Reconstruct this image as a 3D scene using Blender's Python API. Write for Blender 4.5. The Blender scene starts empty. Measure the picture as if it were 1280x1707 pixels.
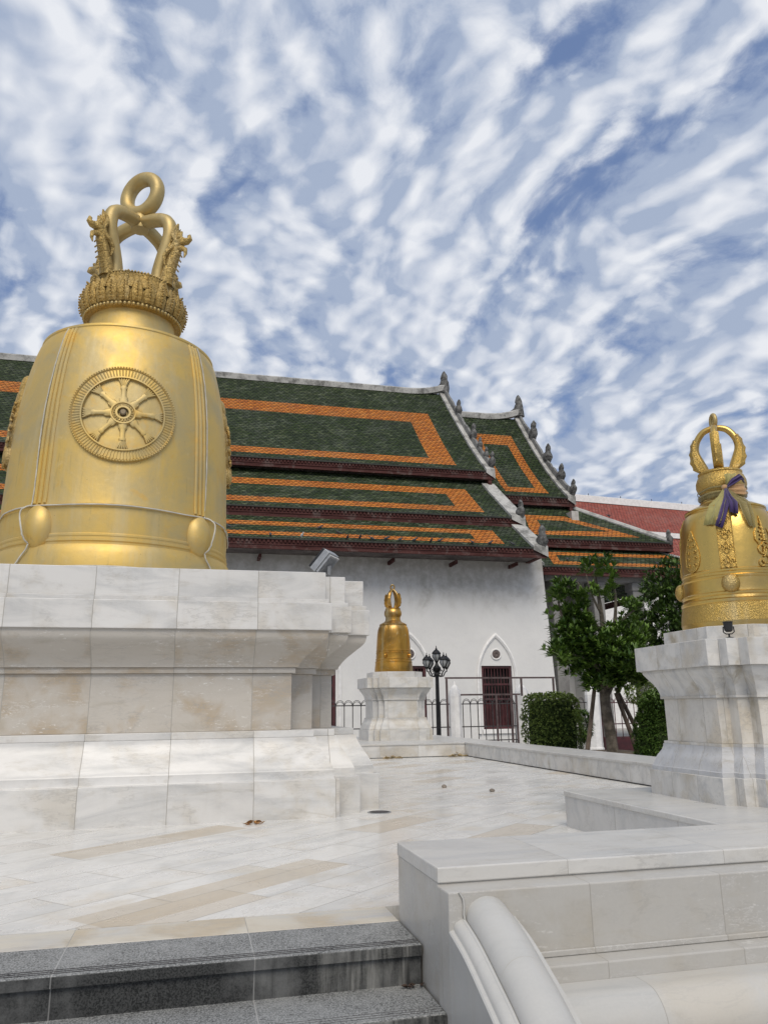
import bpy, bmesh, math, random
from math import sin, cos, pi, radians, sqrt, atan2, floor
from mathutils import Vector, Matrix
random.seed(7)
scene = bpy.context.scene
COL = scene.collection

# ------------------------------------------------------------------ camera, sky, sun
cam = bpy.data.cameras.new('camera')
cam_o = bpy.data.objects.new('camera', cam); COL.objects.link(cam_o)
P, R, Y = radians(14.31), radians(.78), radians(13.74)
fwd = Vector((sin(Y)*cos(P), cos(Y)*cos(P), sin(P)))
right = Vector((cos(Y), -sin(Y), 0)); down = fwd.cross(right)
rr = right*cos(R) + down*sin(R); dd = -right*sin(R) + down*cos(R)
cam_o.matrix_world = Matrix(((rr.x, -dd.x, -fwd.x, 0), (rr.y, -dd.y, -fwd.y, 0), (rr.z, -dd.z, -fwd.z, 1.0), (0, 0, 0, 1)))
cam.sensor_fit = 'VERTICAL'; cam.sensor_height = 36; cam.lens = 36*1283/1707
cam.clip_start = .05; cam.clip_end = 5000
scene.camera = cam_o
scene.render.resolution_x, scene.render.resolution_y = 767, 1024
scene.view_settings.view_transform = 'Standard'; scene.view_settings.look = 'None'
scene.view_settings.exposure = 0.12; scene.view_settings.gamma = 1

SUN_EL, SUN_AZ = radians(50), radians(190)      # azimuth clockwise from +Y
sun = bpy.data.lights.new('sun', 'SUN'); sun.energy = 2.1; sun.angle = radians(34); sun.color = (1, .91, .78)
sun_o = bpy.data.objects.new('sun', sun); COL.objects.link(sun_o)
sd = Vector((sin(SUN_AZ)*cos(SUN_EL), cos(SUN_AZ)*cos(SUN_EL), sin(SUN_EL)))
sun_o.rotation_euler = sd.to_track_quat('Z', 'Y').to_euler()

class NT:
    """small helper around a node tree"""
    def __init__(s, nt): s.t = nt; s.n = nt.nodes; s.l = nt.links
    def _set(s, sock, v):
        if isinstance(v, bpy.types.NodeSocket): s.l.new(v, sock)
        elif v is not None:
            if hasattr(sock.default_value, '__len__') and not hasattr(v, '__len__'): v = (v,)*len(sock.default_value)
            if hasattr(v, '__len__') and len(sock.default_value) == 4 and len(v) == 3: v = (*v, 1)
            sock.default_value = v
    def new(s, typ, ins=None, **props):
        nd = s.n.new(typ)
        for k, v in props.items(): setattr(nd, k, v)
        for k, v in (ins or {}).items(): s._set(nd.inputs[k], v)
        return nd
    def m(s, op, a, b=None, c=None, clamp=False):
        nd = s.n.new('ShaderNodeMath'); nd.operation = op; nd.use_clamp = clamp
        for i, v in enumerate((a, b, c)):
            if v is not None: s._set(nd.inputs[i], v)
        return nd.outputs[0]
    def vm(s, op, a, b=None):
        nd = s.n.new('ShaderNodeVectorMath'); nd.operation = op
        s._set(nd.inputs[0], a)
        if b is not None: s._set(nd.inputs[1], b)
        return nd.outputs['Value'] if op in ('DOT_PRODUCT', 'LENGTH') else nd.outputs[0]
    def mix(s, f, a, b, blend='MIX'):
        nd = s.n.new('ShaderNodeMix'); nd.data_type = 'RGBA'; nd.blend_type = blend
        s._set(nd.inputs[0], f); s._set(nd.inputs[6], a); s._set(nd.inputs[7], b)
        return nd.outputs[2]
    def step(s, x, lo, hi, a=0., b=1.):
        nd = s.n.new('ShaderNodeMapRange'); nd.interpolation_type = 'SMOOTHSTEP'
        for i, v in enumerate((x, lo, hi, a, b)): s._set(nd.inputs[i], v)
        return nd.outputs[0]
    def noise(s, vec, scale, detail=4, rough=.55, dist=0, out=0):
        return s.new('ShaderNodeTexNoise', {'Vector': vec, 'Scale': scale, 'Detail': detail, 'Roughness': rough, 'Distortion': dist}).outputs[out]
    def xyz(s, v):
        nd = s.new('ShaderNodeSeparateXYZ', {0: v}); return nd.outputs[0], nd.outputs[1], nd.outputs[2]
    def comb(s, x=0, y=0, z=0):
        return s.new('ShaderNodeCombineXYZ', {0: x, 1: y, 2: z}).outputs[0]

# sky: Nishita with a broken altocumulus layer laid out on a horizontal plane overhead
world = bpy.data.worlds.new('World'); scene.world = world; world.use_nodes = True
w = NT(world.node_tree); w.n.clear()
sky = w.new('ShaderNodeTexSky', sky_type='NISHITA', sun_disc=False, sun_elevation=SUN_EL, sun_rotation=SUN_AZ)
sky.air_density = 1.0; sky.dust_density = .6; sky.ozone_density = 2.5
gen = w.new('ShaderNodeTexCoord').outputs['Generated']
gx, gy, gz = w.xyz(gen)
zz = w.m('ADD', w.m('MAXIMUM', gz, 0.0), .30)
plane = w.comb(w.m('DIVIDE', gx, zz), w.m('DIVIDE', gy, zz), 0)
mp = w.new('ShaderNodeMapping', {'Vector': plane, 'Rotation': (0, 0, radians(-14)), 'Location': (3.45, .9, 0)}).outputs[0]
wa = w.vm('SUBTRACT', w.noise(mp, 2.0, 2, .5, 0, 1), (.5, .5, .5)); wb = w.vm('SUBTRACT', w.noise(mp, 9., 3, .55, 0, 1), (.5, .5, .5))
mpw = w.vm('ADD', w.vm('ADD', mp, w.vm('MULTIPLY', wa, (.22, .26, 0))), w.vm('MULTIPLY', wb, (.045, .05, 0)))
def puffs(v, sc):
    d = w.new('ShaderNodeTexVoronoi', {'Vector': w.vm('MULTIPLY', v, sc), 'Scale': 1., 'Smoothness': .38, 'Randomness': .9}, feature='SMOOTH_F1', voronoi_dimensions='2D').outputs['Distance']
    return w.m('SUBTRACT', 1., d)
def field(v):
    band = w.noise(w.vm('MULTIPLY', v, (5.2, 1.9, 1)), 1.0, 2, .45)
    p1 = puffs(v, (15., 11., 1)); p2 = puffs(w.vm('ADD', v, (5.3, 2.1, 0)), (34., 27., 1))
    return w.m('ADD', w.m('ADD', w.m('MULTIPLY', w.m('SUBTRACT', band, .5), 1.7), w.m('MULTIPLY', p1, .46)), w.m('MULTIPLY', p2, .24))
fine = w.m('SUBTRACT', w.noise(w.vm('MULTIPLY', mpw, (32., 27., 1)), 1.0, 7, .66), .5)
f0 = field(mpw)
dens = w.m('ADD', f0, w.m('MULTIPLY', fine, .60))
# the same cloud field looked up a little towards the sun: edges facing it are bright
lit = w.m('SUBTRACT', f0, field(w.vm('ADD', mpw, (.026, -.022, 0))))
big = w.m('SUBTRACT', w.noise(plane, .55, 2, .5), .5)
thr = w.m('ADD', .235, w.m('MULTIPLY', big, .75))
alpha = w.step(dens, w.m('SUBTRACT', thr, .27), w.m('ADD', thr, .15))
alpha = w.m('MAXIMUM', alpha, w.step(gz, .40, .02, 0, .7))
body = w.step(dens, w.m('ADD', thr, -.05), w.m('ADD', thr, .42))
shade = w.m('ADD', w.m('ADD', .11, w.m('MULTIPLY', body, .34)), w.m('ADD', w.m('MULTIPLY', lit, 1.9), w.m('MULTIPLY', fine, .5)), clamp=True)
cloudc = w.mix(shade, (4.1, 4.9, 6.5), (8.8, 9.05, 9.6))
blue = w.mix(.6, sky.outputs[0], (2.2, 3.2, 5.9))
skyc = w.mix(alpha, blue, cloudc)
bg = w.new('ShaderNodeBackground', {'Color': skyc, 'Strength': .085})
w.l.new(bg.outputs[0], w.new('ShaderNodeOutputWorld').inputs[0])

# ------------------------------------------------------------------ mesh helpers
class MB:
    def __init__(s): s.v = []; s.f = []; s.mi = []; s.uv = []
    def add(s, vs, fs, mi=0):
        o = len(s.v); s.v += [tuple(p) for p in vs]
        for f in fs: s.f.append(tuple(i+o for i in f)); s.mi.append(mi)
        return s
    def box(s, x0, x1, y0, y1, z0, z1, mi=0):
        vs = [(x, y, z) for x in (x0, x1) for y in (y0, y1) for z in (z0, z1)]
        return s.add(vs, [(0, 1, 3, 2), (4, 6, 7, 5), (0, 4, 5, 1), (2, 3, 7, 6), (0, 2, 6, 4), (1, 5, 7, 3)], mi)
    def loft(s, loops, close=True, caps=True, mi=0):
        n = len(loops[0]); vs = [p for L in loops for p in L]; fs = []
        for i in range(len(loops)-1):
            for j in range(n if close else n-1):
                k = (j+1) % n; fs.append((i*n+j, i*n+k, (i+1)*n+k, (i+1)*n+j))
        if caps:
            fs.append(tuple(reversed(range(n)))); fs.append(tuple((len(loops)-1)*n+j for j in range(n)))
        return s.add(vs, fs, mi)
    def tube(s, pts, r, n=8, closed=False, mi=0, flat=1.0):
        pts = [Vector(p) for p in pts]; N = len(pts)
        rs = r if hasattr(r, '__len__') else [r]*N
        loops = []; up = None
        for i, p in enumerate(pts):
            if closed: t = pts[(i+1) % N]-pts[i-1]
            else: t = pts[min(i+1, N-1)]-pts[max(i-1, 0)]
            t.normalize()
            if up is None:
                up = t.orthogonal().normalized() if abs(t.z) > .9 else Vector((0, 0, 1))
            a = (up - t*up.dot(t))
            a = a.normalized() if a.length > 1e-4 else t.orthogonal().normalized()
            b = t.cross(a); up = a
            loops.append([p + (a*cos(2*pi*k/n) + b*sin(2*pi*k/n)*flat)*rs[i] for k in range(n)])
        if closed: loops.append(loops[0])
        return s.loft(loops, True, not closed, mi)
    def lathe(s, prof, n=64, c=(0, 0, 0), mi=0):
        loops = [[(c[0]+r*cos(2*pi*k/n), c[1]+r*sin(2*pi*k/n), c[2]+z) for k in range(n)] for r, z in prof]
        return s.loft(loops, True, True, mi)
    def ball(s, c, r, nu=10, nv=6, mi=0, sc=(1, 1, 1)):
        prof = [(max(sin(pi*i/nv), .001)*r, -cos(pi*i/nv)*r) for i in range(nv+1)]
        loops = [[(c[0]+q*cos(2*pi*k/nu)*sc[0], c[1]+q*sin(2*pi*k/nu)*sc[1], c[2]+z*sc[2]) for k in range(nu)] for q, z in prof]
        return s.loft(loops, True, True, mi)
    def build(s, name, mats, parent=None, smooth=35, bevel=0, loc=None, recalc=True, uv=None, bseg=2):
        me = bpy.data.meshes.new(name); me.from_pydata(s.v, [], s.f)
        mats = mats if isinstance(mats, (list, tuple)) else [mats]
        for m in mats: me.materials.append(m)
        me.polygons.foreach_set('material_index', s.mi)
        if uv:
            l = me.uv_layers.new(name='UVMap')
            for lp in me.loops: l.data[lp.index].uv = uv[lp.vertex_index]
        if recalc:
            bm = bmesh.new(); bm.from_mesh(me); bmesh.ops.recalc_face_normals(bm, faces=bm.faces); bm.to_mesh(me); bm.free()
        if smooth:
            me.polygons.foreach_set('use_smooth', [True]*len(me.polygons)); me.set_sharp_from_angle(angle=radians(smooth))
        me.update()
        o = bpy.data.objects.new(name, me); COL.objects.link(o)
        if loc: o.location = loc
        if parent: o.parent = parent
        if bevel:
            b = o.modifiers.new('bevel', 'BEVEL'); b.width = bevel; b.segments = bseg; b.limit_method = 'ANGLE'; b.angle_limit = radians(40)
            b.harden_normals = False
        return o

def tag(o, label=None, cat=None, group=None, kind=None):
    if label: o['label'] = label
    if cat: o['category'] = cat
    if group: o['group'] = group
    if kind: o['kind'] = kind
    return o
def thing(name, label, cat, loc=(0, 0, 0), rz=0, group=None):
    o = bpy.data.objects.new(name, None); COL.objects.link(o); o.location = loc; o.rotation_euler = (0, 0, rz)
    o.empty_display_size = .1
    return tag(o, label, cat, group)
def dup(o, loc, rz=0, label=None, group=None, scale=None):
    c = o.copy(); COL.objects.link(c); c.location = loc; c.rotation_euler = (0, 0, rz)
    if scale: c.scale = scale
    if label: c['label'] = label
    if group: c['group'] = group
    for ch in list(o.children):
        d = ch.copy(); COL.objects.link(d); d.parent = c
        for g in list(ch.children):
            e = g.copy(); COL.objects.link(e); e.parent = d
    return c
def spline(pts, n=8):
    """Catmull-Rom through tuples of any size"""
    out = []
    for i in range(len(pts)-1):
        p0, p1, p2, p3 = pts[max(i-1, 0)], pts[i], pts[i+1], pts[min(i+2, len(pts)-1)]
        for k in range(n):
            t = k/n
            out.append(tuple(.5*((2*b)+(c-a)*t+(2*a-5*b+4*c-d)*t*t+(3*b-a-3*c+d)*t**3) for a, b, c, d in zip(p0, p1, p2, p3)))
    out.append(tuple(pts[-1])); return out

# ------------------------------------------------------------------ materials
def new_mat(name):
    m = bpy.data.materials.new(name); m.use_nodes = True
    t = NT(m.node_tree); t.n.clear()
    b = t.new('ShaderNodeBsdfPrincipled'); out = t.new('ShaderNodeOutputMaterial'); t.l.new(b.outputs[0], out.inputs[0])
    return m, t, b
def setb(t, b, **k):
    names = dict(col='Base Color', rough='Roughness', metal='Metallic', normal='Normal', spec='Specular IOR Level', coat='Coat Weight', alpha='Alpha', trans='Transmission Weight', sheen='Sheen Weight')
    for q, v in k.items(): t._set(b.inputs[names[q]], v)
def bump(t, h, dist=.01, strength=1.0, normal=None):
    return t.new('ShaderNodeBump', {'Height': h, 'Distance': dist, 'Strength': strength, 'Normal': normal}).outputs[0]
def plain(name, col, rough=.6, metal=0, var=.15, scale=6, spec=.5, bumpd=0):
    m, t, b = new_mat(name)
    g = t.new('ShaderNodeNewGeometry').outputs['Position']
    n = t.noise(g, scale, 5, .6)
    lo = tuple(c*(1-var) for c in col); hi = tuple(min(c*(1+var), 1) for c in col)
    c = t.mix(t.step(n, .35, .65), lo, hi)
    setb(t, b, col=c, rough=t.m('ADD', rough-.06, t.m('MULTIPLY', n, .12)), metal=metal, spec=spec)
    if bumpd: setb(t, b, normal=bump(t, t.noise(g, scale*6, 4), bumpd, .6))
    return m

def marble(name, base=(.71, .70, .675), warm=(.53, .475, .38), cool=(.47, .475, .47), joint=(.78, 0., .78, 0.), rough=.3, warmth=.5,
           vein=1.0, jw=.0035, jcol=(.36, .34, .30), dirt=.5, scale=1.0, seed=0., along=None, fleck=0.):
    """white veined marble in slabs: joint=(pitch along x, start, pitch along y, start)"""
    m, t, b = new_mat(name)
    geo = t.new('ShaderNodeNewGeometry'); pos = geo.outputs['Position']; nx, ny, nz = t.xyz(geo.outputs['True Normal'])
    x, y, z = t.xyz(pos)
    rnd = t.new('ShaderNodeObjectInfo').outputs['Random']
    ax = t.m('GREATER_THAN', t.m('ABSOLUTE', nx), .62)
    if along == 'y': ax = t.m('MULTIPLY', ax, 0.); ax = t.m('ADD', ax, 1.)
    ux = t.m('DIVIDE', t.m('SUBTRACT', x, joint[1]), joint[0]); uy = t.m('DIVIDE', t.m('SUBTRACT', y, joint[3]), joint[2])
    u = t.m('ADD', t.m('MULTIPLY', ux, t.m('SUBTRACT', 1., ax)), t.m('MULTIPLY', uy, ax))
    fu = t.m('FRACT', u); iu = t.m('FLOOR', u)
    dist = t.m('MULTIPLY', t.m('MINIMUM', fu, t.m('SUBTRACT', 1., fu)), joint[0])
    jm = t.m('SUBTRACT', 1., t.step(dist, jw*.5, jw*1.2))
    tile = t.new('ShaderNodeTexWhiteNoise', {'Vector': t.comb(iu, t.m('MULTIPLY', rnd, 57.3), t.m('ADD', ax, seed))}, noise_dimensions='3D')
    tr, tg, tb = t.xyz(tile.outputs['Color'])
    off = t.vm('MULTIPLY', tile.outputs['Color'], (7., 9., 5.))
    p = t.vm('ADD', t.vm('MULTIPLY', pos, (scale, scale, scale)), off)
    # diagonal drift of the veins
    mpv = t.new('ShaderNodeMapping', {'Vector': p, 'Rotation': (.5, .7, .4), 'Scale': (1.0, 4.6, 3.6)}).outputs[0]
    n1 = t.noise(mpv, 1.1, 6, .6, .8); n2 = t.noise(p, 2.2, 5, .6, .4); n3 = t.noise(mpv, 2.6, 7, .68, .35)
    c = t.mix(t.step(n1, .4, .72), base, cool)
    wv = t.m('MULTIPLY', t.step(t.m('ADD', n2, t.m('MULTIPLY', t.m('SUBTRACT', tr, .5), .16)), .47, .70), warmth)
    c = t.mix(wv, c, warm)
    v1 = t.m('MULTIPLY', t.m('SUBTRACT', 1., t.step(t.m('ABSOLUTE', t.m('SUBTRACT', n3, .5)), 0., .035)), t.m('MULTIPLY', t.step(n2, .45, .62), .38*vein))
    c = t.mix(v1, c, (.33, .32, .30))
    ws = t.m('MULTIPLY', t.m('SUBTRACT', 1., t.step(t.m('ABSOLUTE', t.m('SUBTRACT', t.noise(mpv, 4.2, 6, .72, .2), .52)), 0., .018)), t.step(n1, .5, .62))
    c = t.mix(t.m('MULTIPLY', ws, .45*vein), c, (.72, .71, .69))
    c = t.mix(t.m('MULTIPLY', t.step(t.noise(mpv, 2.0, 6, .68, .6), .55, .72), .42*vein), c, (.40, .365, .30))
    c = t.mix(t.m('MULTIPLY', t.step(tg, .0, 1.), .20), c, (.40, .39, .37))
    # grime that gathers along the joints and in blotches
    nd = t.noise(pos, 3.4, 5, .65)
    gr = t.m('MULTIPLY', t.m('SUBTRACT', 1., t.step(dist, 0., .10)), t.step(nd, .5, .75))
    c = t.mix(t.m('MULTIPLY', gr, dirt), c, (.36, .31, .22))
    # rain streaks running down upright faces
    st = t.noise(t.vm('MULTIPLY', pos, (9., 9., .7)), 1., 4, .6)
    up = t.m('SUBTRACT', 1., t.m('ABSOLUTE', nz))
    c = t.mix(t.m('MULTIPLY', t.m('MULTIPLY', t.step(st, .52, .8), up), .35*dirt), c, (.40, .36, .29))
    if fleck:
        md = t.new('ShaderNodeMapping', {'Vector': pos, 'Rotation': (0, radians(-38), 0), 'Scale': (14., 10., 46.)}).outputs[0]
        fk = t.m('MULTIPLY', t.step(t.noise(md, 1., 5, .68), .60, .66), t.step(t.noise(pos, 1.7, 3, .5), .48, .60))
        c = t.mix(t.m('MULTIPLY', fk, fleck), c, (.74, .73, .70))
    c = t.mix(jm, c, jcol)
    fine = t.noise(pos, 90, 3, .6)
    c = t.mix(.06, c, t.mix(fine, (.2, .2, .2), (.9, .9, .9)))
    h = t.m('SUBTRACT', t.m('MULTIPLY', t.noise(pos, 14, 4), .12), t.m('MULTIPLY', jm, 1.))
    setb(t, b, col=c, rough=t.m('ADD', rough, t.m('MULTIPLY', t.m('SUBTRACT', nd, .4), .35)), normal=bump(t, h, .003, .6), spec=.4)
    return m

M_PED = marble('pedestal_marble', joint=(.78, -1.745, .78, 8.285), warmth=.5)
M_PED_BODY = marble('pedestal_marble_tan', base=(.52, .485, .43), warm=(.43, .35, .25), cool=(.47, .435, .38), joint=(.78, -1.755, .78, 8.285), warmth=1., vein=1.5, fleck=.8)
M_PSM = marble('small_pedestal_marble', joint=(.33, 4.245, .33, 5.43), warmth=.8, jw=.0022, scale=1.6, dirt=1.2, base=(.68, .665, .63))
M_PSC = marble('grey_moulding_marble', joint=(.33, 4.245, .33, 5.43), warmth=.15, jw=.0022, scale=1.6, dirt=.8, base=(.56, .57, .585), cool=(.44, .455, .48), vein=1.6)
M_PSW = marble('cream_shaft_marble', joint=(.33, 4.245, .33, 5.43), warmth=.8, jw=.0022, scale=1.6, dirt=1.2, base=(.68, .65, .59), warm=(.60, .53, .42), cool=(.60, .57, .52))
M_KERB = marble('kerb_marble', joint=(.82, 1.35, .82, 7.2), warmth=.7, dirt=.8)
M_PLAT = marble('platform_marble', joint=(.82, 3.15, .82, 6.49), warmth=.25, base=(.60, .59, .57), dirt=.3)
M_PAR = marble('parapet_marble', fleck=.35, joint=(.62, 1.64, .7, 3.3), warmth=.45, base=(.46, .445, .41), warm=(.38, .34, .27), cool=(.42, .41, .385), dirt=.5, jw=.0018, scale=1.4)
M_PARTOP = marble('parapet_slab_marble', joint=(.78, 1.62, 3.0, 1.0), warmth=.25, base=(.60, .59, .56), dirt=.2, jw=.0012)
M_ROLL = marble('rail_marble', along='y', joint=(40., 30., .62, 2.22), warmth=.35, base=(.50, .495, .47), cool=(.44, .44, .42), dirt=1., vein=.35, jw=.0012, jcol=(.5, .5, .47))

M_TORUS = marble('torus_marble', joint=(.95, 1.75, 40., 30.), warmth=.5, base=(.50, .49, .46), cool=(.43, .43, .41), dirt=1., vein=.5, jw=.0014)
def mat_floor():
    m, t, b = new_mat('terrace_marble')
    pos = t.new('ShaderNodeNewGeometry').outputs['Position']
    rot = t.new('ShaderNodeMapping', {'Vector': pos, 'Rotation': (0, 0, radians(-42)), 'Location': (.03, .17, 0)}).outputs[0]
    x, y, z = t.xyz(rot)
    row = t.m('FLOOR', t.m('DIVIDE', y, .37)); fy = t.m('FRACT', t.m('DIVIDE', y, .37))
    xs = t.m('ADD', t.m('DIVIDE', x, .95), t.m('MULTIPLY', row, .37)); ix = t.m('FLOOR', xs); fx = t.m('FRACT', xs)
    dj = t.m('MINIMUM', t.m('MULTIPLY', t.m('MINIMUM', fy, t.m('SUBTRACT', 1., fy)), .37), t.m('MULTIPLY', t.m('MINIMUM', fx, t.m('SUBTRACT', 1., fx)), .95))
    jm = t.m('SUBTRACT', 1., t.step(dj, .001, .0045))
    wn = t.new('ShaderNodeTexWhiteNoise', {'Vector': t.comb(ix, row, 3.)}, noise_dimensions='3D')
    tr, tg, tb = t.xyz(wn.outputs['Color'])
    p = t.vm('ADD', rot, t.vm('MULTIPLY', wn.outputs['Color'], (7., 9., 3.)))
    pv = t.vm('MULTIPLY', p, (.9, 2.6, 1.))
    n1 = t.noise(pv, 1.3, 6, .6, 1.); n2 = t.noise(p, 2., 5, .6, .5); n3 = t.noise(pv, 3., 6, .65, 1.5)
    c = t.mix(t.step(n1, .4, .7), (.70, .69, .66), (.57, .57, .555))
    c = t.mix(t.m('MULTIPLY', t.step(t.m('ADD', n2, t.m('MULTIPLY', tr, .12)), .58, .78), .5), c, (.58, .51, .40))
    c = t.mix(t.m('MULTIPLY', t.step(tg, .93, .94), .45), c, (.47, .37, .24))
    # the two runs of tan slabs
    for (x0, x1, y0, y1) in TAN:
        k = t.m('MULTIPLY', t.m('MULTIPLY', t.m('GREATER_THAN', x, x0), t.m('LESS_THAN', x, x1)), t.m('MULTIPLY', t.m('GREATER_THAN', y, y0), t.m('LESS_THAN', y, y1)))
        c = t.mix(t.m('MULTIPLY', k, t.step(n2, .2, .7, .9, .5)), c, (.47, .385, .27))
    v1 = t.m('MULTIPLY', t.m('SUBTRACT', 1., t.step(t.m('ABSOLUTE', t.m('SUBTRACT', n3, .5)), 0., .03)), .25)
    c = t.mix(v1, c, (.38, .36, .32))
    g = t.noise(pos, 1.1, 6, .65); g2 = t.noise(pos, 5.5, 6, .7)
    c = t.mix(t.m('MULTIPLY', t.step(g, .52, .72), .35), c, (.46, .44, .39))
    c = t.mix(t.m('MULTIPLY', t.step(g2, .60, .72), .35), c, (.42, .36, .27))
    c = t.mix(t.m('MULTIPLY', jm, .9), c, (.29, .27, .23))
    spk = t.noise(pos, 60, 2, .5)
    c = t.mix(t.step(spk, .72, .76, 0, .6), c, (.2, .18, .15))
    h = t.m('SUBTRACT', t.m('MULTIPLY', g2, .1), jm)
    setb(t, b, col=c, rough=t.step(g, .35, .7, .16, .42), normal=bump(t, h, .002, .5), spec=.45)
    return m
# tan slab boxes in the rotated floor frame (x', y')
TAN = [(2.61, 4.46, 3.5, 3.87), (3.63, 5.3, 5.24, 5.61)]

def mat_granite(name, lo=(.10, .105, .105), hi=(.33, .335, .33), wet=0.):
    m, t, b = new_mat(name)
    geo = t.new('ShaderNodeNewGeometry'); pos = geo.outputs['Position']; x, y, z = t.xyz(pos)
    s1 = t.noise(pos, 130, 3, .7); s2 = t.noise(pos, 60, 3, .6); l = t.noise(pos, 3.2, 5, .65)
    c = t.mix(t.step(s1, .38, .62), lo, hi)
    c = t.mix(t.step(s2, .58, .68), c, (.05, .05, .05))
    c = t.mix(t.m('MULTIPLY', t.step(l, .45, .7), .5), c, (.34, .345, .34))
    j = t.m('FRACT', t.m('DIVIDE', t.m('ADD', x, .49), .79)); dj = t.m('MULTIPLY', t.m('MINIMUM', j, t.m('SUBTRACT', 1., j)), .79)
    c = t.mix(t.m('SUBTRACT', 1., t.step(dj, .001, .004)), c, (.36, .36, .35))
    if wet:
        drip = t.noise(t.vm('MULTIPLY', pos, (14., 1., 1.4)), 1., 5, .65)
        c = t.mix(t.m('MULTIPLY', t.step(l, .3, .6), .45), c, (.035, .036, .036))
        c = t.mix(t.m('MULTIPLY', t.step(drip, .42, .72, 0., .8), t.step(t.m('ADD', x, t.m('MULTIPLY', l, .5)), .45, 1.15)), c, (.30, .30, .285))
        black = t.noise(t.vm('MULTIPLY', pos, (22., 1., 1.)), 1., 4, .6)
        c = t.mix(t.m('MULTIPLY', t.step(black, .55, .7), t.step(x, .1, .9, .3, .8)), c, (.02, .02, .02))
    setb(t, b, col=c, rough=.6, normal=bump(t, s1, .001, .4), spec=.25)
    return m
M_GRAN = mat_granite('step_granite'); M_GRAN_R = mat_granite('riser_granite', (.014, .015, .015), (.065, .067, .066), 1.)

def mat_gold(name, col=(.60, .40, .11), dark=(.34, .25, .09), rough=.36, ornate=0., metal=.9, patch=1., dk=.7):
    m, t, b = new_mat(name)
    pos = t.new('ShaderNodeNewGeometry').outputs['Position']
    n = t.noise(pos, 1.1, 6, .62, .5); n2 = t.noise(pos, 7, 5, .68, .4); n3 = t.noise(pos, 2.6, 6, .7, .8)
    st = t.noise(t.vm('MULTIPLY', pos, (5., 5., .45)), 1., 6, .65); dr = t.noise(t.vm('MULTIPLY', pos, (16., 16., .6)), 1., 4, .6)
    c = t.mix(t.m('MULTIPLY', t.step(n, .40, .66), .85*patch), col, dark)
    c = t.mix(t.m('MULTIPLY', t.step(n3, .54, .68), .5*patch), c, tuple(q*f for q, f in zip(col, (.98, .86, .62))))
    c = t.mix(t.m('MULTIPLY', t.step(st, .50, .72), .45*patch), c, (.58, .49, .29))
    c = t.mix(t.m('MULTIPLY', t.m('MULTIPLY', t.step(dr, .58, .72), t.step(n3, .4, .6)), .35*patch), c, tuple(q*.6 for q in dark))
    c = t.mix(t.m('MULTIPLY', t.step(n2, .58, .74), .35*patch), c, (.68, .56, .32))
    sp = t.noise(pos, 38, 3, .5); c = t.mix(t.step(sp, .74, .78, 0, .7*patch), c, (.12, .09, .05))
    ro = t.m('ADD', rough-.16, t.m('MULTIPLY', t.m('ADD', t.m('ADD', n2, n), t.m('MULTIPLY', n3, .8)), .15))
    h = t.noise(pos, 11, 4, .6)
    d = .004
    nr = bump(t, h, d, .6)
    if ornate:
        wv = t.noise(pos, 16*ornate, 4, .6, 1.8)
        vo = t.new('ShaderNodeTexVoronoi', {'Vector': pos, 'Scale': 11*ornate}, feature='DISTANCE_TO_EDGE').outputs['Distance']
        hh = t.m('ADD', t.m('ABSOLUTE', t.m('SUBTRACT', wv, .5)), t.m('MULTIPLY', t.m('MINIMUM', vo, .2), 1.2))
        nr = bump(t, hh, .028/ornate, 1., nr)
        c = t.mix(t.step(hh, .14, .0, 0., dk), c, (.15, .10, .03))
    setb(t, b, col=c, rough=ro, metal=metal, normal=nr)
    return m
M_GOLD = mat_gold('gold_leaf_big', (.64, .45, .135), (.47, .385, .20), .52, 0, .68, 1.)
M_GOLD_ORN = mat_gold('gold_carved_big', (.52, .36, .12), (.33, .23, .08), .52, 1.6, .6)
M_GOLD_TUBE = mat_gold('gold_cast_big', (.53, .40, .17), (.40, .31, .14), .48, 0, .65)
M_GOLD_S = mat_gold('gold_leaf_small', (.66, .44, .12), (.42, .30, .12), .26, 0, .95)
M_GOLD_S_ORN = mat_gold('gold_engraved_small', (.60, .40, .11), (.40, .28, .09), .34, 4.5, dk=.45)
M_GOLD_F = mat_gold('gold_leaf_far', (.50, .27, .05), (.22, .13, .035), .36, 0, .9, 1.3)
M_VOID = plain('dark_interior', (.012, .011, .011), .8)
M_STONE = plain('weathered_stone', (.13, .13, .125), .9, 0, .55, 5, .3, .05)
M_CEMENT = None

def mat_cement(name, base=(.50, .50, .48), dark=(.16, .155, .15), amt=.7, scale=1.2):
    m, t, b = new_mat(name)
    pos = t.new('ShaderNodeNewGeometry').outputs['Position']
    n = t.noise(pos, scale, 7, .68); n2 = t.noise(pos, scale*6, 5, .7)
    c = t.mix(t.m('MULTIPLY', t.step(n, .42, .68), amt), base, dark)
    c = t.mix(t.m('MULTIPLY', t.step(n2, .56, .7), amt*.7), c, tuple(d*.7 for d in dark))
    setb(t, b, col=c, rough=.85, normal=bump(t, n2, .03, .5), spec=.3)
    return m
M_CEMENT = mat_cement('verge_cement', (.46, .455, .43), (.11, .108, .10), .85, 1.7)
M_CREST = mat_cement('crest_cement', (.22, .22, .21), (.07, .07, .07), .8, 2.2)

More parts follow.
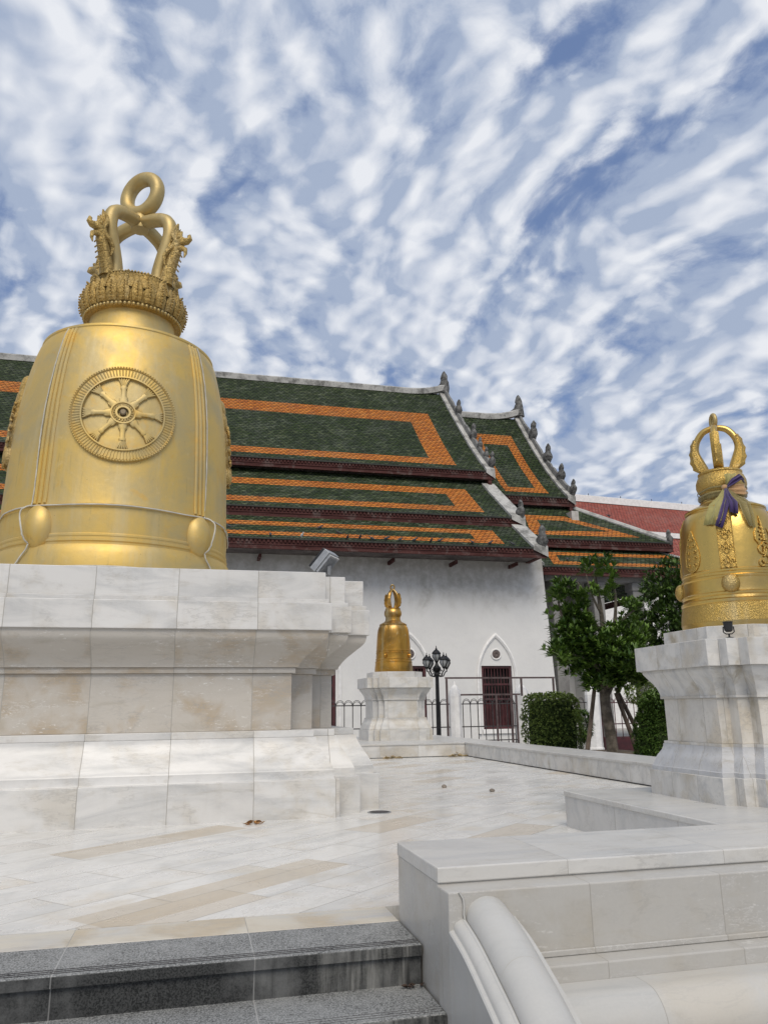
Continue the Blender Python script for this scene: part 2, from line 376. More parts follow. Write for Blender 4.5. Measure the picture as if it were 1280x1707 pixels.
def mat_plaster(name='white_plaster', stain=True):
    m, t, b = new_mat(name)
    pos = t.new('ShaderNodeNewGeometry').outputs['Position']; x, y, z = t.xyz(pos)
    n = t.noise(pos, .55, 7, .65, .4); n2 = t.noise(pos, 3, 6, .65); st = t.noise(t.vm('MULTIPLY', pos, (2.6, 2.6, .22)), 1., 5, .65)
    c = t.mix(t.step(n, .3, .7), (.71, .705, .685), (.64, .637, .625))
    if stain:
        # damp grey-brown staining under the eaves with a ragged lower edge
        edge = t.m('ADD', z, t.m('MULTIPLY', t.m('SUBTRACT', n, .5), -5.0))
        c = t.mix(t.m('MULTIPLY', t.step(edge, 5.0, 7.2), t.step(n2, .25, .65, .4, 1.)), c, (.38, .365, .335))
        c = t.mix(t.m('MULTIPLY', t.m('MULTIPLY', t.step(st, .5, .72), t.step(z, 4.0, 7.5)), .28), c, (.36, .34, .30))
    c = t.mix(t.m('MULTIPLY', t.step(n2, .6, .75), .18), c, (.45, .44, .42))
    setb(t, b, col=c, rough=.85, normal=bump(t, t.noise(pos, 9, 5), .01, .5), spec=.3)
    return m
M_PLASTER = mat_plaster(); M_WHITE = plain('white_paint', (.78, .77, .75), .55, 0, .07, 4)

def mat_tiles(name, cols, gloss=.35, tw=.17, th=.15, pale=(.30, .32, .28), palea=.08):
    """glazed fish-scale roof tiles; UV in metres (u along the eave, v down the slope)"""
    m, t, b = new_mat(name)
    uv = t.new('ShaderNodeUVMap').outputs[0]; u, v, _ = t.xyz(uv)
    r = t.m('DIVIDE', v, th); ir = t.m('FLOOR', r); fr = t.m('FRACT', r)
    uu = t.m('ADD', t.m('DIVIDE', u, tw), t.m('MULTIPLY', t.m('FLOORED_MODULO', ir, 2.), .5)); iu = t.m('FLOOR', uu); fu = t.m('FRACT', uu)
    wn = t.new('ShaderNodeTexWhiteNoise', {'Vector': t.comb(iu, ir, 1.)}, noise_dimensions='3D')
    a, bb, cc = t.xyz(wn.outputs['Color'])
    side = t.m('ABSOLUTE', t.m('SUBTRACT', fu, .5))               # 0 in the middle, .5 at the side joint
    tip = t.m('SUBTRACT', fr, t.m('SUBTRACT', 1.0, t.m('MULTIPLY', side, 1.0)))   # >0 beyond the pointed tip of this tile
    ln = t.m('SUBTRACT', 1., t.step(t.m('ABSOLUTE', tip), .0, .30))
    n = t.noise(t.comb(u, v, 0), .5, 6, .65); n2 = t.noise(t.comb(u, v, 0), 2.5, 5, .65)
    c = t.mix(a, cols[0], cols[1])
    c = t.mix(t.step(bb, .75, 1., 0, .6), c, cols[2])
    c = t.mix(t.m('MULTIPLY', t.step(t.m('ADD', n, t.m('MULTIPLY', cc, .25)), .55, .85), palea*2), c, pale)
    c = t.mix(t.m('MULTIPLY', t.step(t.noise(t.comb(u, t.m('MULTIPLY', v, .35), 0), .9, 6, .7), .50, .70), .45), c, tuple(q*.45 for q in cols[0]))
    c = t.mix(t.m('MULTIPLY', t.step(n2, .56, .75), .25), c, tuple(q*.35 for q in cols[0]))
    c = t.mix(t.m('MULTIPLY', ln, .8), c, (.006, .006, .005))
    h = t.m('SUBTRACT', fr, t.m('MULTIPLY', ln, .8))
    setb(t, b, col=c, rough=t.step(n2, .3, .7, gloss, gloss+.2), normal=bump(t, h, .12, 1.), spec=.22)
    return m
M_GREEN = mat_tiles('green_glazed_tiles', ((.012, .026, .006), (.034, .058, .013), (.10, .125, .055)), .55, .24, .21)
M_ORANGE = mat_tiles('orange_glazed_tiles', ((.46, .135, .018), (.64, .22, .030), (.34, .09, .015)), .55, .24, .21, pale=(.55, .25, .08), palea=.2)
M_RED = mat_tiles('red_clay_tiles', ((.33, .075, .055), (.43, .12, .085), (.26, .06, .05)), .55, .32, .30, (.36, .16, .13), .35)

def mat_fascia():
    m, t, b = new_mat('red_brown_wood')
    pos = t.new('ShaderNodeNewGeometry').outputs['Position']; x, y, z = t.xyz(pos)
    n = t.noise(t.vm('MULTIPLY', pos, (.8, .8, 9.)), 1., 6, .65); n2 = t.noise(pos, 2.2, 5, .65)
    c = t.mix(t.step(n, .35, .65), (.050, .018, .016), (.095, .040, .036))
    c = t.mix(t.m('MULTIPLY', t.step(n2, .5, .7), .7), c, (.15, .115, .105))
    setb(t, b, col=c, rough=.8, normal=bump(t, n, .02, .5), spec=.15)
    return m
M_FASCIA = mat_fascia()
M_DARKWOOD = plain('maroon_wood', (.060, .014, .016), .55, 0, .35, 3)

M_IRON = plain('black_iron', (.02, .02, .021), .45, .6, .3, 8)
M_IRONGREY = plain('grey_wrought_iron', (.06, .055, .056), .6, .3, .4, 6)
M_BROWNSTEEL = plain('brown_painted_steel', (.10, .07, .068), .55, .2, .3, 5)
M_MAROON = plain('maroon_paint', (.055, .009, .012), .5, 0, .3, 4)
M_GREYSTONE = mat_cement('grey_column', (.24, .235, .225), (.12, .115, .11), .6, .9)
M_ALU = plain('grey_aluminium', (.36, .37, .38), .45, .5, .12, 20)
M_BLACK = plain('black_plastic', (.015, .015, .016), .4)
M_CABLE = plain('white_cable', (.50, .48, .42), .5, 0, .12, 10)
M_BARK = plain('tree_bark', (.14, .12, .095), .9, 0, .4, 7, .2, .02)
M_PROP = plain('prop_wood', (.11, .085, .065), .85, 0, .4, 6, .2, .01)
M_BUD = plain('pigeon_grey', (.045, .047, .055), .7, 0, .35, 20)
M_BUDW = plain('pigeon_white', (.6, .6, .58), .7, 0, .1, 20)
M_DRY = plain('dry_leaf', (.30, .15, .05), .8, 0, .4, 30)
M_STRAW = plain('straw', (.42, .33, .18), .9, 0, .35, 30)
M_ROCK = plain('grey_pebble', (.22, .19, .16), .9, 0, .3, 30)
M_SOIL = plain('planting_soil', (.11, .085, .06), .95, 0, .4, 3, .2, .03)
M_PAVE = plain('courtyard_paving', (.34, .335, .32), .8, 0, .2, .6, .3, .01)

def mat_leaf(name, lo, hi, gloss=.38):
    m, t, b = new_mat(name)
    geo = t.new('ShaderNodeNewGeometry'); pos = geo.outputs['Position']
    rnd = geo.outputs['Random Per Island']
    c = t.mix(rnd, lo, hi)
    c = t.mix(t.m('MULTIPLY', t.step(t.noise(pos, 1.1, 4), .45, .65), .6), c, tuple(q*1.5 for q in hi))
    setb(t, b, col=c, rough=gloss, spec=.3)
    return m
M_LEAF = mat_leaf('tree_leaves', (.022, .055, .010), (.11, .185, .030))
M_LEAF2 = mat_leaf('shrub_leaves', (.024, .056, .010), (.090, .150, .030))
M_LEAF3 = mat_leaf('hedge_leaves', (.045, .080, .018), (.19, .25, .06), .5)

def mat_cloth(name, col, alpha=1.):
    m, t, b = new_mat(name)
    pos = t.new('ShaderNodeNewGeometry').outputs['Position']
    n = t.noise(pos, 25, 4); f = t.noise(t.vm('MULTIPLY', pos, (60., 60., 8.)), 1., 3)
    setb(t, b, col=t.mix(n, tuple(c*.7 for c in col), tuple(min(1, c*1.3) for c in col)), rough=.75, normal=bump(t, f, .006, .6), alpha=alpha, sheen=.3)
    return m
M_YELLOW = mat_cloth('yellow_green_voile', (.40, .36, .13), .72)
M_PURPLE = mat_cloth('purple_voile', (.045, .022, .12), .93)
M_OLIVE = mat_cloth('faded_olive_voile', (.30, .25, .10), .55)
M_ORCLOTH = mat_cloth('faded_orange_voile', (.50, .30, .14), .9)

# ------------------------------------------------------------------ ground, terrace, steps, parapet, kerbs
def sheet(name, x0, x1, y0, y1, z, mat, nx=1, ny=1):
    mb = MB(); vs = [(x0+(x1-x0)*i/nx, y0+(y1-y0)*j/ny, z) for j in range(ny+1) for i in range(nx+1)]
    mb.add(vs, [(j*(nx+1)+i, j*(nx+1)+i+1, (j+1)*(nx+1)+i+1, (j+1)*(nx+1)+i) for j in range(ny) for i in range(nx)])
    return tag(mb.build(name, mat, smooth=0), kind='structure')
GZ = -.64
sheet('ground', -900, 900, -900, 900, GZ, M_PAVE)
sheet('planting_bed', 6.46, 12.5, 6.5, 22, GZ+.35, M_SOIL)
M_FLOOR = mat_floor()
mb = MB(); mb.box(-16, 8.0, 4.275, 21.0, -.3, 0.)
tag(mb.build('terrace_floor', M_FLOOR, smooth=0), kind='structure')

M_EDGE = marble('floor_edge_marble', base=(.62, .57, .47), warm=(.50, .41, .28), joint=(.79, -.49, .79, 0), warmth=1., dirt=.9, jw=.002)
st = thing('granite_steps', 'grey speckled granite steps leading up to the white marble terrace', 'steps', (-3, 3.6, -.64))
L = Vector((3, -3.6, .64))
def at(mb, off): mb.v = [tuple(Vector(v)+off) for v in mb.v]; return mb
at(MB().box(-9, 1.0215, 3.992, 4.273, -.30, -.001), L).build('floor_edge', M_EDGE, st, 0, .003)
for i, (yn, yb, zt) in enumerate(((3.585, 3.99, 0.), (3.25, 3.62, -.16), (2.91, 3.285, -.32), (2.57, 2.945, -.48))):
    at(MB().box(-9, 1.0205, yn+.006, yb, zt-.045, zt-(.002 if i == 0 else 0)), L).build('tread', M_GRAN, st, 0, .003)
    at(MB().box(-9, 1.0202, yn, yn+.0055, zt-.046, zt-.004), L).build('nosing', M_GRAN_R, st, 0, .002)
    g = MB()
    for k in range(3): g.box(-9, 1.020, yn+.035+k*.022, yn+.0367+k*.022, zt-.001, zt+.0008)
    at(g, L).build('anti_slip_groove', M_IRONGREY, st, 0)
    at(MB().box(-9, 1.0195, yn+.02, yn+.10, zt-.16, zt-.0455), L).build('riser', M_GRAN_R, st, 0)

# parapet: stepped base mouldings that run off to the right, a scroll shaped cheek with a roll moulding beside the steps
par = thing('marble_parapet', 'white marble stepped parapet with curved roll moulding beside the granite steps', 'parapet', (3, 3.6, GZ))
L = Vector((-3, -3.6, .64))
XR = 9.0
at(MB().box(1.026, XR, 3.345, 4.02, .288, .35), L).build('top_slab', M_PARTOP, par, 0, .006)
at(MB().box(1.030, XR, 3.352, 4.01, GZ, .2875), L).build('core', M_PAR, par, 0)
at(MB().box(1.022, XR, 3.195, 3.3515, GZ, .284), L).build('panel', M_PAR, par, 0, .006)
at(MB().box(1.303, XR, 3.185, 3.1945, .022, .045), L).build('bead', M_PAR, par, 0, .004)
at(MB().box(1.304, XR, 3.085, 3.194, GZ, .021), L).build('lower_ledge', M_PAR, par, 0, .006)
tor = [(1.287, 2.98+.125*cos(a)*-1 if False else 2.99-.125*sin(a), -.175+.135*cos(a)) for a in [pi*k/14 for k in range(15)]]
def xs(prof, x0, x1):      # prof of (y,z) -> solid between x0,x1
    m_ = MB(); m_.loft([[(x0, y, z) for y, z in prof], [(x1, y, z) for y, z in prof]]); return m_
torp = [(3.084, -.04)]+[(2.99-.125*sin(pi*k/14), -.175+.135*cos(pi*k/14)) for k in range(15)]+[(3.084, -.31)]
at(xs(torp, 1.305, XR), L).build('torus_moulding', M_TORUS, par, 40)
at(MB().box(1.305, XR, 2.93, 3.084, GZ, -.311), L).build('footing', M_PAR, par, 0, .005)
# cheek
topz = spline([(3.30, .262), (3.20, .245), (3.03, .200), (2.85, .127), (2.69, .055), (2.5, -.055), (2.3, -.185), (2.05, -.36), (1.95, -.43)], 6)
def sec(y, z):
    s_ = [(1.041, GZ-z)]+[(1.041, -.112), (1.046, -.106), (1.056, -.106)]
    s_ += [(1.060+.036*(1-cos(a)), -.104+.034*sin(a)) for a in [pi/2*k/5 for k in range(6)]]
    s_ += [(1.099, -.066), (1.106, -.064), (1.110, -.067), (1.111, -.092)]
    s_ += [(1.203-.091*cos(a), -.07+.080*sin(a)) for a in [pi*k/12 for k in range(13)]]
    s_ += [(1.294, -.092), (1.297, -.072), (1.322, -.072), (1.322, GZ-z)]
    return [(x-.020, y, max(z+d+.008, GZ)) for x, d in s_]
cz = [q for q in topz if q[0] < 3.1945]
cz.insert(0, (3.1945, .246))
ck = MB(); ck.loft([sec(y, z) for y, z in cz])
at(ck, L).build('roll_cheek', M_ROLL, par, 38)

bd = MB(); bd.tube([(1.068, 3.192, .285), (1.082, 3.19, .262), (1.086, 3.19, .235), (1.083, 3.188, .205), (1.086, 3.186, .183)], .0055, 6)
at(bd, L).build('curled_fillet', M_ROLL, par, 60)
# kerbs and platforms
kb = thing('marble_kerb', 'long low white marble kerb running away along the planting bed on the right', 'kerb', (6.05, 11, 0))
L = Vector((-6.05, -11, 0))
at(MB().box(5.66, 6.46, 6.50, 16.19, GZ, .245), L).build('kerb_wall', M_KERB, kb, 0)
at(MB().box(5.655, 5.6595, 6.50, 16.18, .001, .014), L).build('gap_shadow_strip', M_VOID, kb, 0)  # solid near-black strip painted in as the shadow line at the kerb foot
at(MB().box(5.648, 6.472, 6.495, 16.185, .2455, .28), L).build('coping', M_PARTOP, kb, 0, .006)
kb2 = thing('marble_platform', 'low white marble platform across the back of the terrace under the farthest bell', 'platform', (0, 18.6, 0))
L = Vector((0, -18.6, 0))
at(MB().box(-16, 6.46, 16.20, 20.99, GZ, .245), L).build('platform_wall', M_KERB, kb2, 0)
at(MB().box(-16, 5.65, 16.195, 16.1995, .001, .012), L).build('gap_shadow_strip', M_VOID, kb2, 0)  # same black strip, drawing the shade where platform meets floor
at(MB().box(-16, 6.472, 16.186, 21.0, .2455, .28), L).build('coping', M_PARTOP, kb2, 0, .006)
kb3 = thing('marble_platform', 'low white marble platform on the right under the bell tied with a ribbon', 'platform', (5, 5.2, 0))
L = Vector((-5, -5.2, 0))
at(MB().box(3.16, 9, 4.03, 6.49, GZ, .25), L).build('platform_wall', M_PLAT, kb3, 0)
at(MB().box(3.148, 9, 4.025, 6.494, .2505, .289), L).build('coping', M_PARTOP, kb3, 0, .006)

# ------------------------------------------------------------------ pedestals
def redent(a, T, s):
    """square plan whose corners step back twice"""
    q = [(a, -T), (a, -T+s), (a+s, -T+s), (a+s, -T+2*s), (a+2*s, -T+2*s)]
    q = [(a, -T), (a, -(a+s)), (a+s, -(a+s)), (a+s, -a), (T, -a)]
    out = []
    for k in range(4):
        c, s_ = (1, 0, -1, 0)[k], (0, 1, 0, -1)[k]
        out += [(x*c-y*s_, x*s_+y*c) for x, y in q]
    return out
def ped_loop(a, s, d, z):
    # a: half face, each corner steps twice by s; d: inset of every face
    T = a+2*s
    q = [(a-d, -(T-d)), (a-d, -(T-s-d)), (a+s-d, -(T-s-d)), (a+s-d, -(a-d)), (T-d, -(a-d))]
    out = []
    for k in range(4):
        c, s_ = (1, 0, -1, 0)[k], (0, 1, 0, -1)[k]
        out += [(x*c-y*s_, x*s_+y*c, z) for x, y in q]
    return out
def course(name, a, s, prof, mat, parent, bevel, smooth=30):
    m_ = MB(); m_.loft([ped_loop(a, s, d, z) for d, z in prof])
    return m_.build(name, mat, parent, smooth, bevel)
def curve(p0, p1, kind, n=8):
    """S-curve between two (d,z) points"""
    out = []
    for k in range(n+1):
        t = k/n
        e = (3*t*t-2*t**3)
        if kind == 'cyma': out.append((p0[0]+(p1[0]-p0[0])*(e*.65+t*.35 if False else e), p0[1]+(p1[1]-p0[1])*t))
    return out

PX, PY = -1.115, 10.75
bigp = thing('marble_pedestal', 'huge white marble pedestal with stepped corners and mouldings under the largest bell', 'pedestal', (PX, PY, 0))
A_, S_ = 2.53, .252
course('plinth', A_, S_, [(0, -.02), (0, .348)], M_PED, bigp, .006)
course('base_moulding', A_, S_, [(.045, .3485), (.05, .36), (.05, .425)]+spline([(.055, .432), (.07, .47), (.115, .545), (.165, .625), (.195, .69), (.205, .735)], 4), M_PED, bigp, 0, 32)
course('lower_fillet', A_, S_, [(.225, .7355), (.225, .80)], M_PED, bigp, .004)
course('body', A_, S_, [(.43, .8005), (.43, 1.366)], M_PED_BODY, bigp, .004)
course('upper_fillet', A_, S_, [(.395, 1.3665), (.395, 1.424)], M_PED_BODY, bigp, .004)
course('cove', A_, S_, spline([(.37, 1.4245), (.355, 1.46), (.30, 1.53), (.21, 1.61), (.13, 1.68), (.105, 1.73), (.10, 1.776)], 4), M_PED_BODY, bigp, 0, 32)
course('cornice', A_, S_, [(.07, 1.7765), (.07, 2.052)], M_PED, bigp, .006)
course('cornice_step', A_, S_, [(.10, 2.0525), (.10, 2.098)], M_PED, bigp, .004)
course('top_slab', A_, S_, [(.128, 2.0985), (.128, 2.380)], M_PED, bigp, .006)

def small_pedestal(label, loc, sx, sz, mat, rz=0, cool=None, warm=None):
    cool = cool or mat; warm = warm or mat
    p = thing('marble_pedestal', label, 'pedestal', loc, rz)
    a, s = .47*sx, .1*sx
    f = lambda pr: [(d*sx*(.58 if d > 0 else 1), z*sz) for d, z in pr]
    course('plinth', a, s, f([(0, -.005), (0, .19)]), mat, p, .003)
    course('base_moulding', a, s, f([(.030, .1905), (.030, .222)]+spline([(.040, .226), (.055, .25), (.085, .30), (.135, .345), (.155, .375), (.16, .398)], 4)), cool, p, 0, 32)
    course('lower_fillet', a, s, f([(.17, .3985), (.17, .42)]), mat, p, 0)
    course('body', a, s, f([(.21, .4205), (.21, .755)]), warm, p, .002)
    course('upper_fillet', a, s, f([(.175, .7555), (.175, .776)]), mat, p, 0)
    course('cove', a, s, f(spline([(.178, .7765), (.172, .80), (.14, .855), (.085, .905), (.04, .945), (.02, .965), (.018, .986)], 4)), mat, p, 0, 32)
    course('cornice', a, s, f([(-.025, .9865), (-.025, 1.185)]), mat, p, .003)
    h, c = .53*sx, .29*sx
    o8 = [(c, -h), (h, -c), (h, c), (c, h), (-c, h), (-h, c), (-h, -c), (-c, -h)]
    m_ = MB(); m_.loft([[(x, y, z*sz) for x, y in o8] for z in (1.1855, 1.30)]); m_.build('top_slab', mat, p, 0, .004)
    return p
small_pedestal('white marble pedestal with many corner folds under the bell tied with a ribbon', (4.41, 5.60, .289), 1, 1, M_PSM, 0, M_PSC, M_PSW)
M_PSF = marble('far_pedestal_marble', joint=(.7, 4.40, .7, 18.2), warmth=.7, base=(.66, .645, .61), dirt=.6, scale=1.3)
small_pedestal('small cream marble pedestal on the back platform under the farthest bell', (4.73, 18.52, .28), 1.15, 1.2, M_PSF)

# ------------------------------------------------------------------ bells
def radius_at(prof, z):
    pr = sorted(((zz, r) for r, zz in prof))
    for (z0, r0), (z1, r1) in zip(pr, pr[1:]):
        if z0 <= z <= z1: return r0+(r1-r0)*((z-z0)/(z1-z0) if z1 > z0 else 0)
    return pr[-1][1]
def on(prof, th, z, d=0):
    """point on the bell wall: th=0 faces -Y, positive towards +X"""
    r = radius_at(prof, z)+d
    return (r*sin(th), -r*cos(th), z)
def patch(mb, prof, th0, z0, outline_fn, nu, nv, mi=0):
    """relief: outline_fn(i/nu, j/nv) -> (a, b, d): metres across, metres up, height over the wall"""
    rows = []
    for j in range(nv+1):
        row = []
        for i in range(nu+1):
            a, b, d = outline_fn(i/nu, j/nv)
            r = radius_at(prof, z0+b)
            row.append(on(prof, th0+a/max(r, .05), z0+b, d))
        rows.append(row)
    vs = [p for r_ in rows for p in r_]; n = nu+1
    mb.add(vs, [(j*n+i, j*n+i+1, (j+1)*n+i+1, (j+1)*n+i) for j in range(nv) for i in range(nu)], mi)

def disc_ring(mb, prof, th0, z0, r0, r1, h, n=72, hs=None):
    hs = hs or [(0, -.01), (.08, h), (.92, h), (1, -.01)]
    loops = []
    for t, d in hs:
        rr_ = r0+(r1-r0)*t
        L_ = []
        for k in range(n):
            a = 2*pi*k/n; x, z = rr_*cos(a), rr_*sin(a)
            rb = radius_at(prof, z0+z)
            L_.append(on(prof, th0+x/rb, z0+z, d))
        loops.append(L_)
    mb.loft(loops, True, False)
def surf_tube(mb, prof, th0, z0, pts, r, d=0, n=6):
    mb.tube([on(prof, th0+x/radius_at(prof, z0+z), z0+z, d) for x, z in pts], r, n)
def surf_box(mb, prof, th0, z0, pts, h):
    """raised polygon bar: list of (x,z, halfwidth) along its length"""
    L_ = []
    for i, (x, z, hw) in enumerate(pts):
        x0, z0_ = pts[max(i-1, 0)][:2]; x1, z1_ = pts[min(i+1, len(pts)-1)][:2]
        dx, dz = x1-x0, z1_-z0_; l = sqrt(dx*dx+dz*dz) or 1; nx, nz = -dz/l, dx/l
        loop = []
        for s_, d in ((-1, -.012), (-.75, h), (0, h*1.35), (.75, h), (1, -.012)):
            xx, zz_ = x+nx*hw*s_, z+nz*hw*s_
            loop.append(on(prof, th0+xx/radius_at(prof, z0+zz_), z0+zz_, d))
        L_.append(loop)
    mb.loft(L_, False, False)

# ---- the largest bell
BZ = 2.381
bell = thing('temple_bell', 'huge golden bell with a relief wheel on its front and serpent loops on top', 'bell', (-1.10, 10.80, BZ))
raw = [(1.50, 2.3815), (1.535, 2.41), (1.545, 2.50), (1.54, 2.66), (1.525, 2.80), (1.505, 2.87), (1.485, 2.905), (1.462, 2.915), (1.462, 2.935), (1.475, 2.95), (1.475, 2.972), (1.462, 2.982), (1.462, 3.00), (1.468, 3.01), (1.468, 3.03), (1.455, 3.045),
       (1.462, 3.2), (1.462, 3.36), (1.475, 3.372), (1.475, 3.395), (1.458, 3.405), (1.448, 3.48), (1.437, 3.8), (1.428, 4.1), (1.415, 4.37), (1.39, 4.75), (1.36, 5.0), (1.322, 5.27), (1.275, 5.5), (1.232, 5.68), (1.195, 5.80), (1.165, 5.855), (1.172, 5.87), (1.168, 5.90), (1.14, 5.915), (1.08, 5.93),
       (.95, 5.97), (.80, 6.01), (.69, 6.05), (.64, 6.10), (.615, 6.16), (.60, 6.25), (.59, 6.40), (.595, 6.455)]
BP = [(r, z-BZ) for r, z in raw]
spl = BP
mb = MB(); mb.lathe(spl+[(.001, 6.46-BZ)], 128); mb.build('bell_body', M_GOLD, bell, 28)
PH = .135
for k in range(4):                                            # three upright ribs at each diagonal, and the bosses they stand on
    th = PH+(radians(40), pi-radians(40), pi+radians(40), -radians(40))[k]
    for j, dx in enumerate((-.075, 0, .075)):
        m_ = MB(); zs = [3.42+i*(5.84-3.42)/26-BZ for i in range(27)]
        m_.tube([on(BP, th+dx/1.42*(1-.12*(z/3.5)), z, .002) for z in zs], .021, 8); m_.build('rib', M_GOLD, bell, 40)
    m_ = MB()
    c = on(BP, th, 3.13-BZ, -.04); m_.ball((0, 0, 0), 1, 20, 12, 0, (.20, .17, .29))
    ob = m_.build('boss', M_GOLD, bell, 60); ob.location = c; ob.rotation_euler = (0, 0, th)
# wheel of eight spokes
m_ = MB(); W0, WZ = PH-.06, 4.57-BZ
disc_ring(m_, BP, W0, WZ, .475, .645, .028, 96, [(0, -.01), (.04, .04), (.14, .04), (.2, .018), (.78, .018), (.84, .036), (.93, .03), (1, -.01)])
whl = m_.build('wheel_rim', M_GOLD, bell, 40)
m_ = MB()
for k in range(96):                                           # short pleats round the rim
    a = 2*pi*k/96; surf_tube(m_, BP, W0, WZ, [(cos(a)*.505, sin(a)*.505), (cos(a)*.605, sin(a)*.605)], .0095, .018, 5)
m_.build('rim_pleats', M_GOLD, whl, 50)
m_ = MB()
for k in range(120):
    a = 2*pi*k/120; m_.ball(on(BP, W0+cos(a)*.632/radius_at(BP, WZ+sin(a)*.632), WZ+sin(a)*.632, .034), .012, 6, 4)
m_.build('rim_beads', M_GOLD, whl, 60)
for k in range(8):
    a = pi/2+k*pi/4+.035; ca, sa = cos(a), sin(a); m_ = MB()
    surf_box(m_, BP, W0, WZ, [(ca*r, sa*r, hw) for r, hw in ((.145, .06), (.19, .05), (.215, .034), (.32, .034), (.335, .044), (.355, .044), (.37, .034))], .030)
    for s_ in (-2, -1, 0, 1, 2):                              # capital of fanned leaves against the rim
        a2 = a+s_*.065
        surf_tube(m_, BP, W0, WZ, [(ca*.365+s_*.008*-sa, sa*.365+s_*.008*ca), (cos(a+s_*.04)*.42, sin(a+s_*.04)*.42), (cos(a2)*.475, sin(a2)*.475)], [.013, .018, .011], .018, 6)
    for s_ in (-1, 0, 1):                                     # leaves round the hub
        surf_tube(m_, BP, W0, WZ, [(cos(a+s_*.22)*.15, sin(a+s_*.22)*.15), (cos(a+s_*.16)*.20, sin(a+s_*.16)*.20), (cos(a+s_*.1)*.238, sin(a+s_*.1)*.238)], [.02, .022, .006], .012, 6)
    m_.build('wheel_spoke', M_GOLD, bell, 45)
m_ = MB(); disc_ring(m_, BP, W0, WZ, .055, .165, .03, 48, [(0, .02), (.1, .05), (.3, .05), (.4, .03), (.6, .03), (.7, .045), (.85, .045), (1, -.01)])
for k in range(20):
    a = 2*pi*k/20; surf_tube(m_, BP, W0, WZ, [(cos(a)*.07, sin(a)*.07), (cos(a)*.115, sin(a)*.115)], [.011, .013], .035, 5)
hub = m_.build('wheel_hub', M_GOLD, bell, 45)
m_ = MB(); c = Vector(on(BP, W0, WZ, .0)); nrm = Vector((sin(W0), -cos(W0), .05)).normalized()
m_.tube([c, c+nrm*.05, c+nrm*.062], [.04, .04, .028], 20); m_.build('hub_button', plain('grey_bronze', (.24, .19, .12), .5, .5), hub, 40)
# carved emblem on each flank (seen edge-on): a crowned oval of scrolls
for sgn in (-1, 1):
    m_ = MB(); th = PH+sgn*pi/2
    for (x, z, rx, rz) in ((0, 0, .30, .42), (0, .5, .16, .2), (0, .75, .08, .14), (-.2, -.35, .12, .12), (.2, -.35, .12, .12)):
        patch(m_, BP, th, 4.6-BZ, lambda i, j, x=x, z=z, rx=rx, rz=rz: (x+rx*(1-abs(2*j-1)**2.2)**.5*(2*i-1) if abs(2*j-1) < 1 else x, z+rz*(2*j-1), -.01+.09*max(0, (1-(2*i-1)**2))**.6*max(0, 1-(2*j-1)**4)**.6), 12, 14)
    for k in range(16):
        a = 2*pi*k/16; surf_tube(m_, BP, th, 4.6-BZ, [(cos(a)*.27+.06*cos(a+b_)*(1-b_/9), sin(a)*.4+.06*sin(a+b_)*(1-b_/9)) for b_ in [q*.7 for q in range(8)]], .018, .06, 5)
    m_.build('flank_emblem', M_GOLD_ORN, bell, 50)
# lotus crown
LP = [(.60, 6.44-BZ), (.655, 6.452-BZ), (.665, 6.475-BZ), (.65, 6.50-BZ), (.665, 6.53-BZ), (.695, 6.60-BZ), (.705, 6.67-BZ), (.695, 6.74-BZ), (.665, 6.81-BZ), (.63, 6.87-BZ), (.612, 6.92-BZ), (.61, 6.95-BZ), (.62, 6.97-BZ), (.615, 7.0-BZ), (.58, 7.015-BZ), (.40, 7.03-BZ), (.001, 7.035-BZ)]
m_ = MB(); m_.lathe(LP, 96); crown = m_.build('lotus_crown', M_GOLD_ORN, bell, 40)
m_ = MB()
for k in range(72):
    a = 2*pi*k/72; m_.ball((.668*sin(a), -.668*cos(a), 6.475-BZ), .026, 7, 5)
m_.build('bead_ring', M_GOLD_TUBE, crown, 60)
LPs = sorted(LP, key=lambda q: q[1])
def petal(mb, th, z0, hgt, wid, h):
    def fn(i, j):
        u = 2*i-1; wj = (1-j**2.2)**.75 if j < 1 else 0
        wj = min(1, wj+.0)*(.72+.28*min(1, j*3))
        d = h*(1-u*u)**.5*(1-.25*j)+.008+.014*abs(cos(u*pi*2.5))*(1-j)+.010*abs(sin(j*pi*5))*(1-u*u)
        return (wid*u*wj, hgt*j, d+(.05*j**3))
    patch(mb, LP, th, z0, fn, 12, 20)
for row, (z0, hg, wd, n, o_) in enumerate(((6.51-BZ, .36, .085, 26, 0), (6.70-BZ, .29, .105, 16, .5))):
    for k in range(n):
        m_ = MB(); petal(m_, PH+2*pi*(k+o_)/n, z0, hg, wd, .016 if row == 0 else .02)
        # beaded midrib
        for j in range(7): m_.ball(on(LP, PH+2*pi*(k+o_)/n, z0+hg*(.1+.11*j), .05+.05*(.1+.11*j)**3), .014, 5, 4)
        m_.build('petal', M_GOLD_ORN, crown, 50)
m_ = MB()
for k in range(90):
    a = 2*pi*k/90; m_.ball((.62*sin(a), -.62*cos(a), 7.0-BZ), .017, 6, 4)
m_.build('rope_edge', M_GOLD_TUBE, crown, 60)
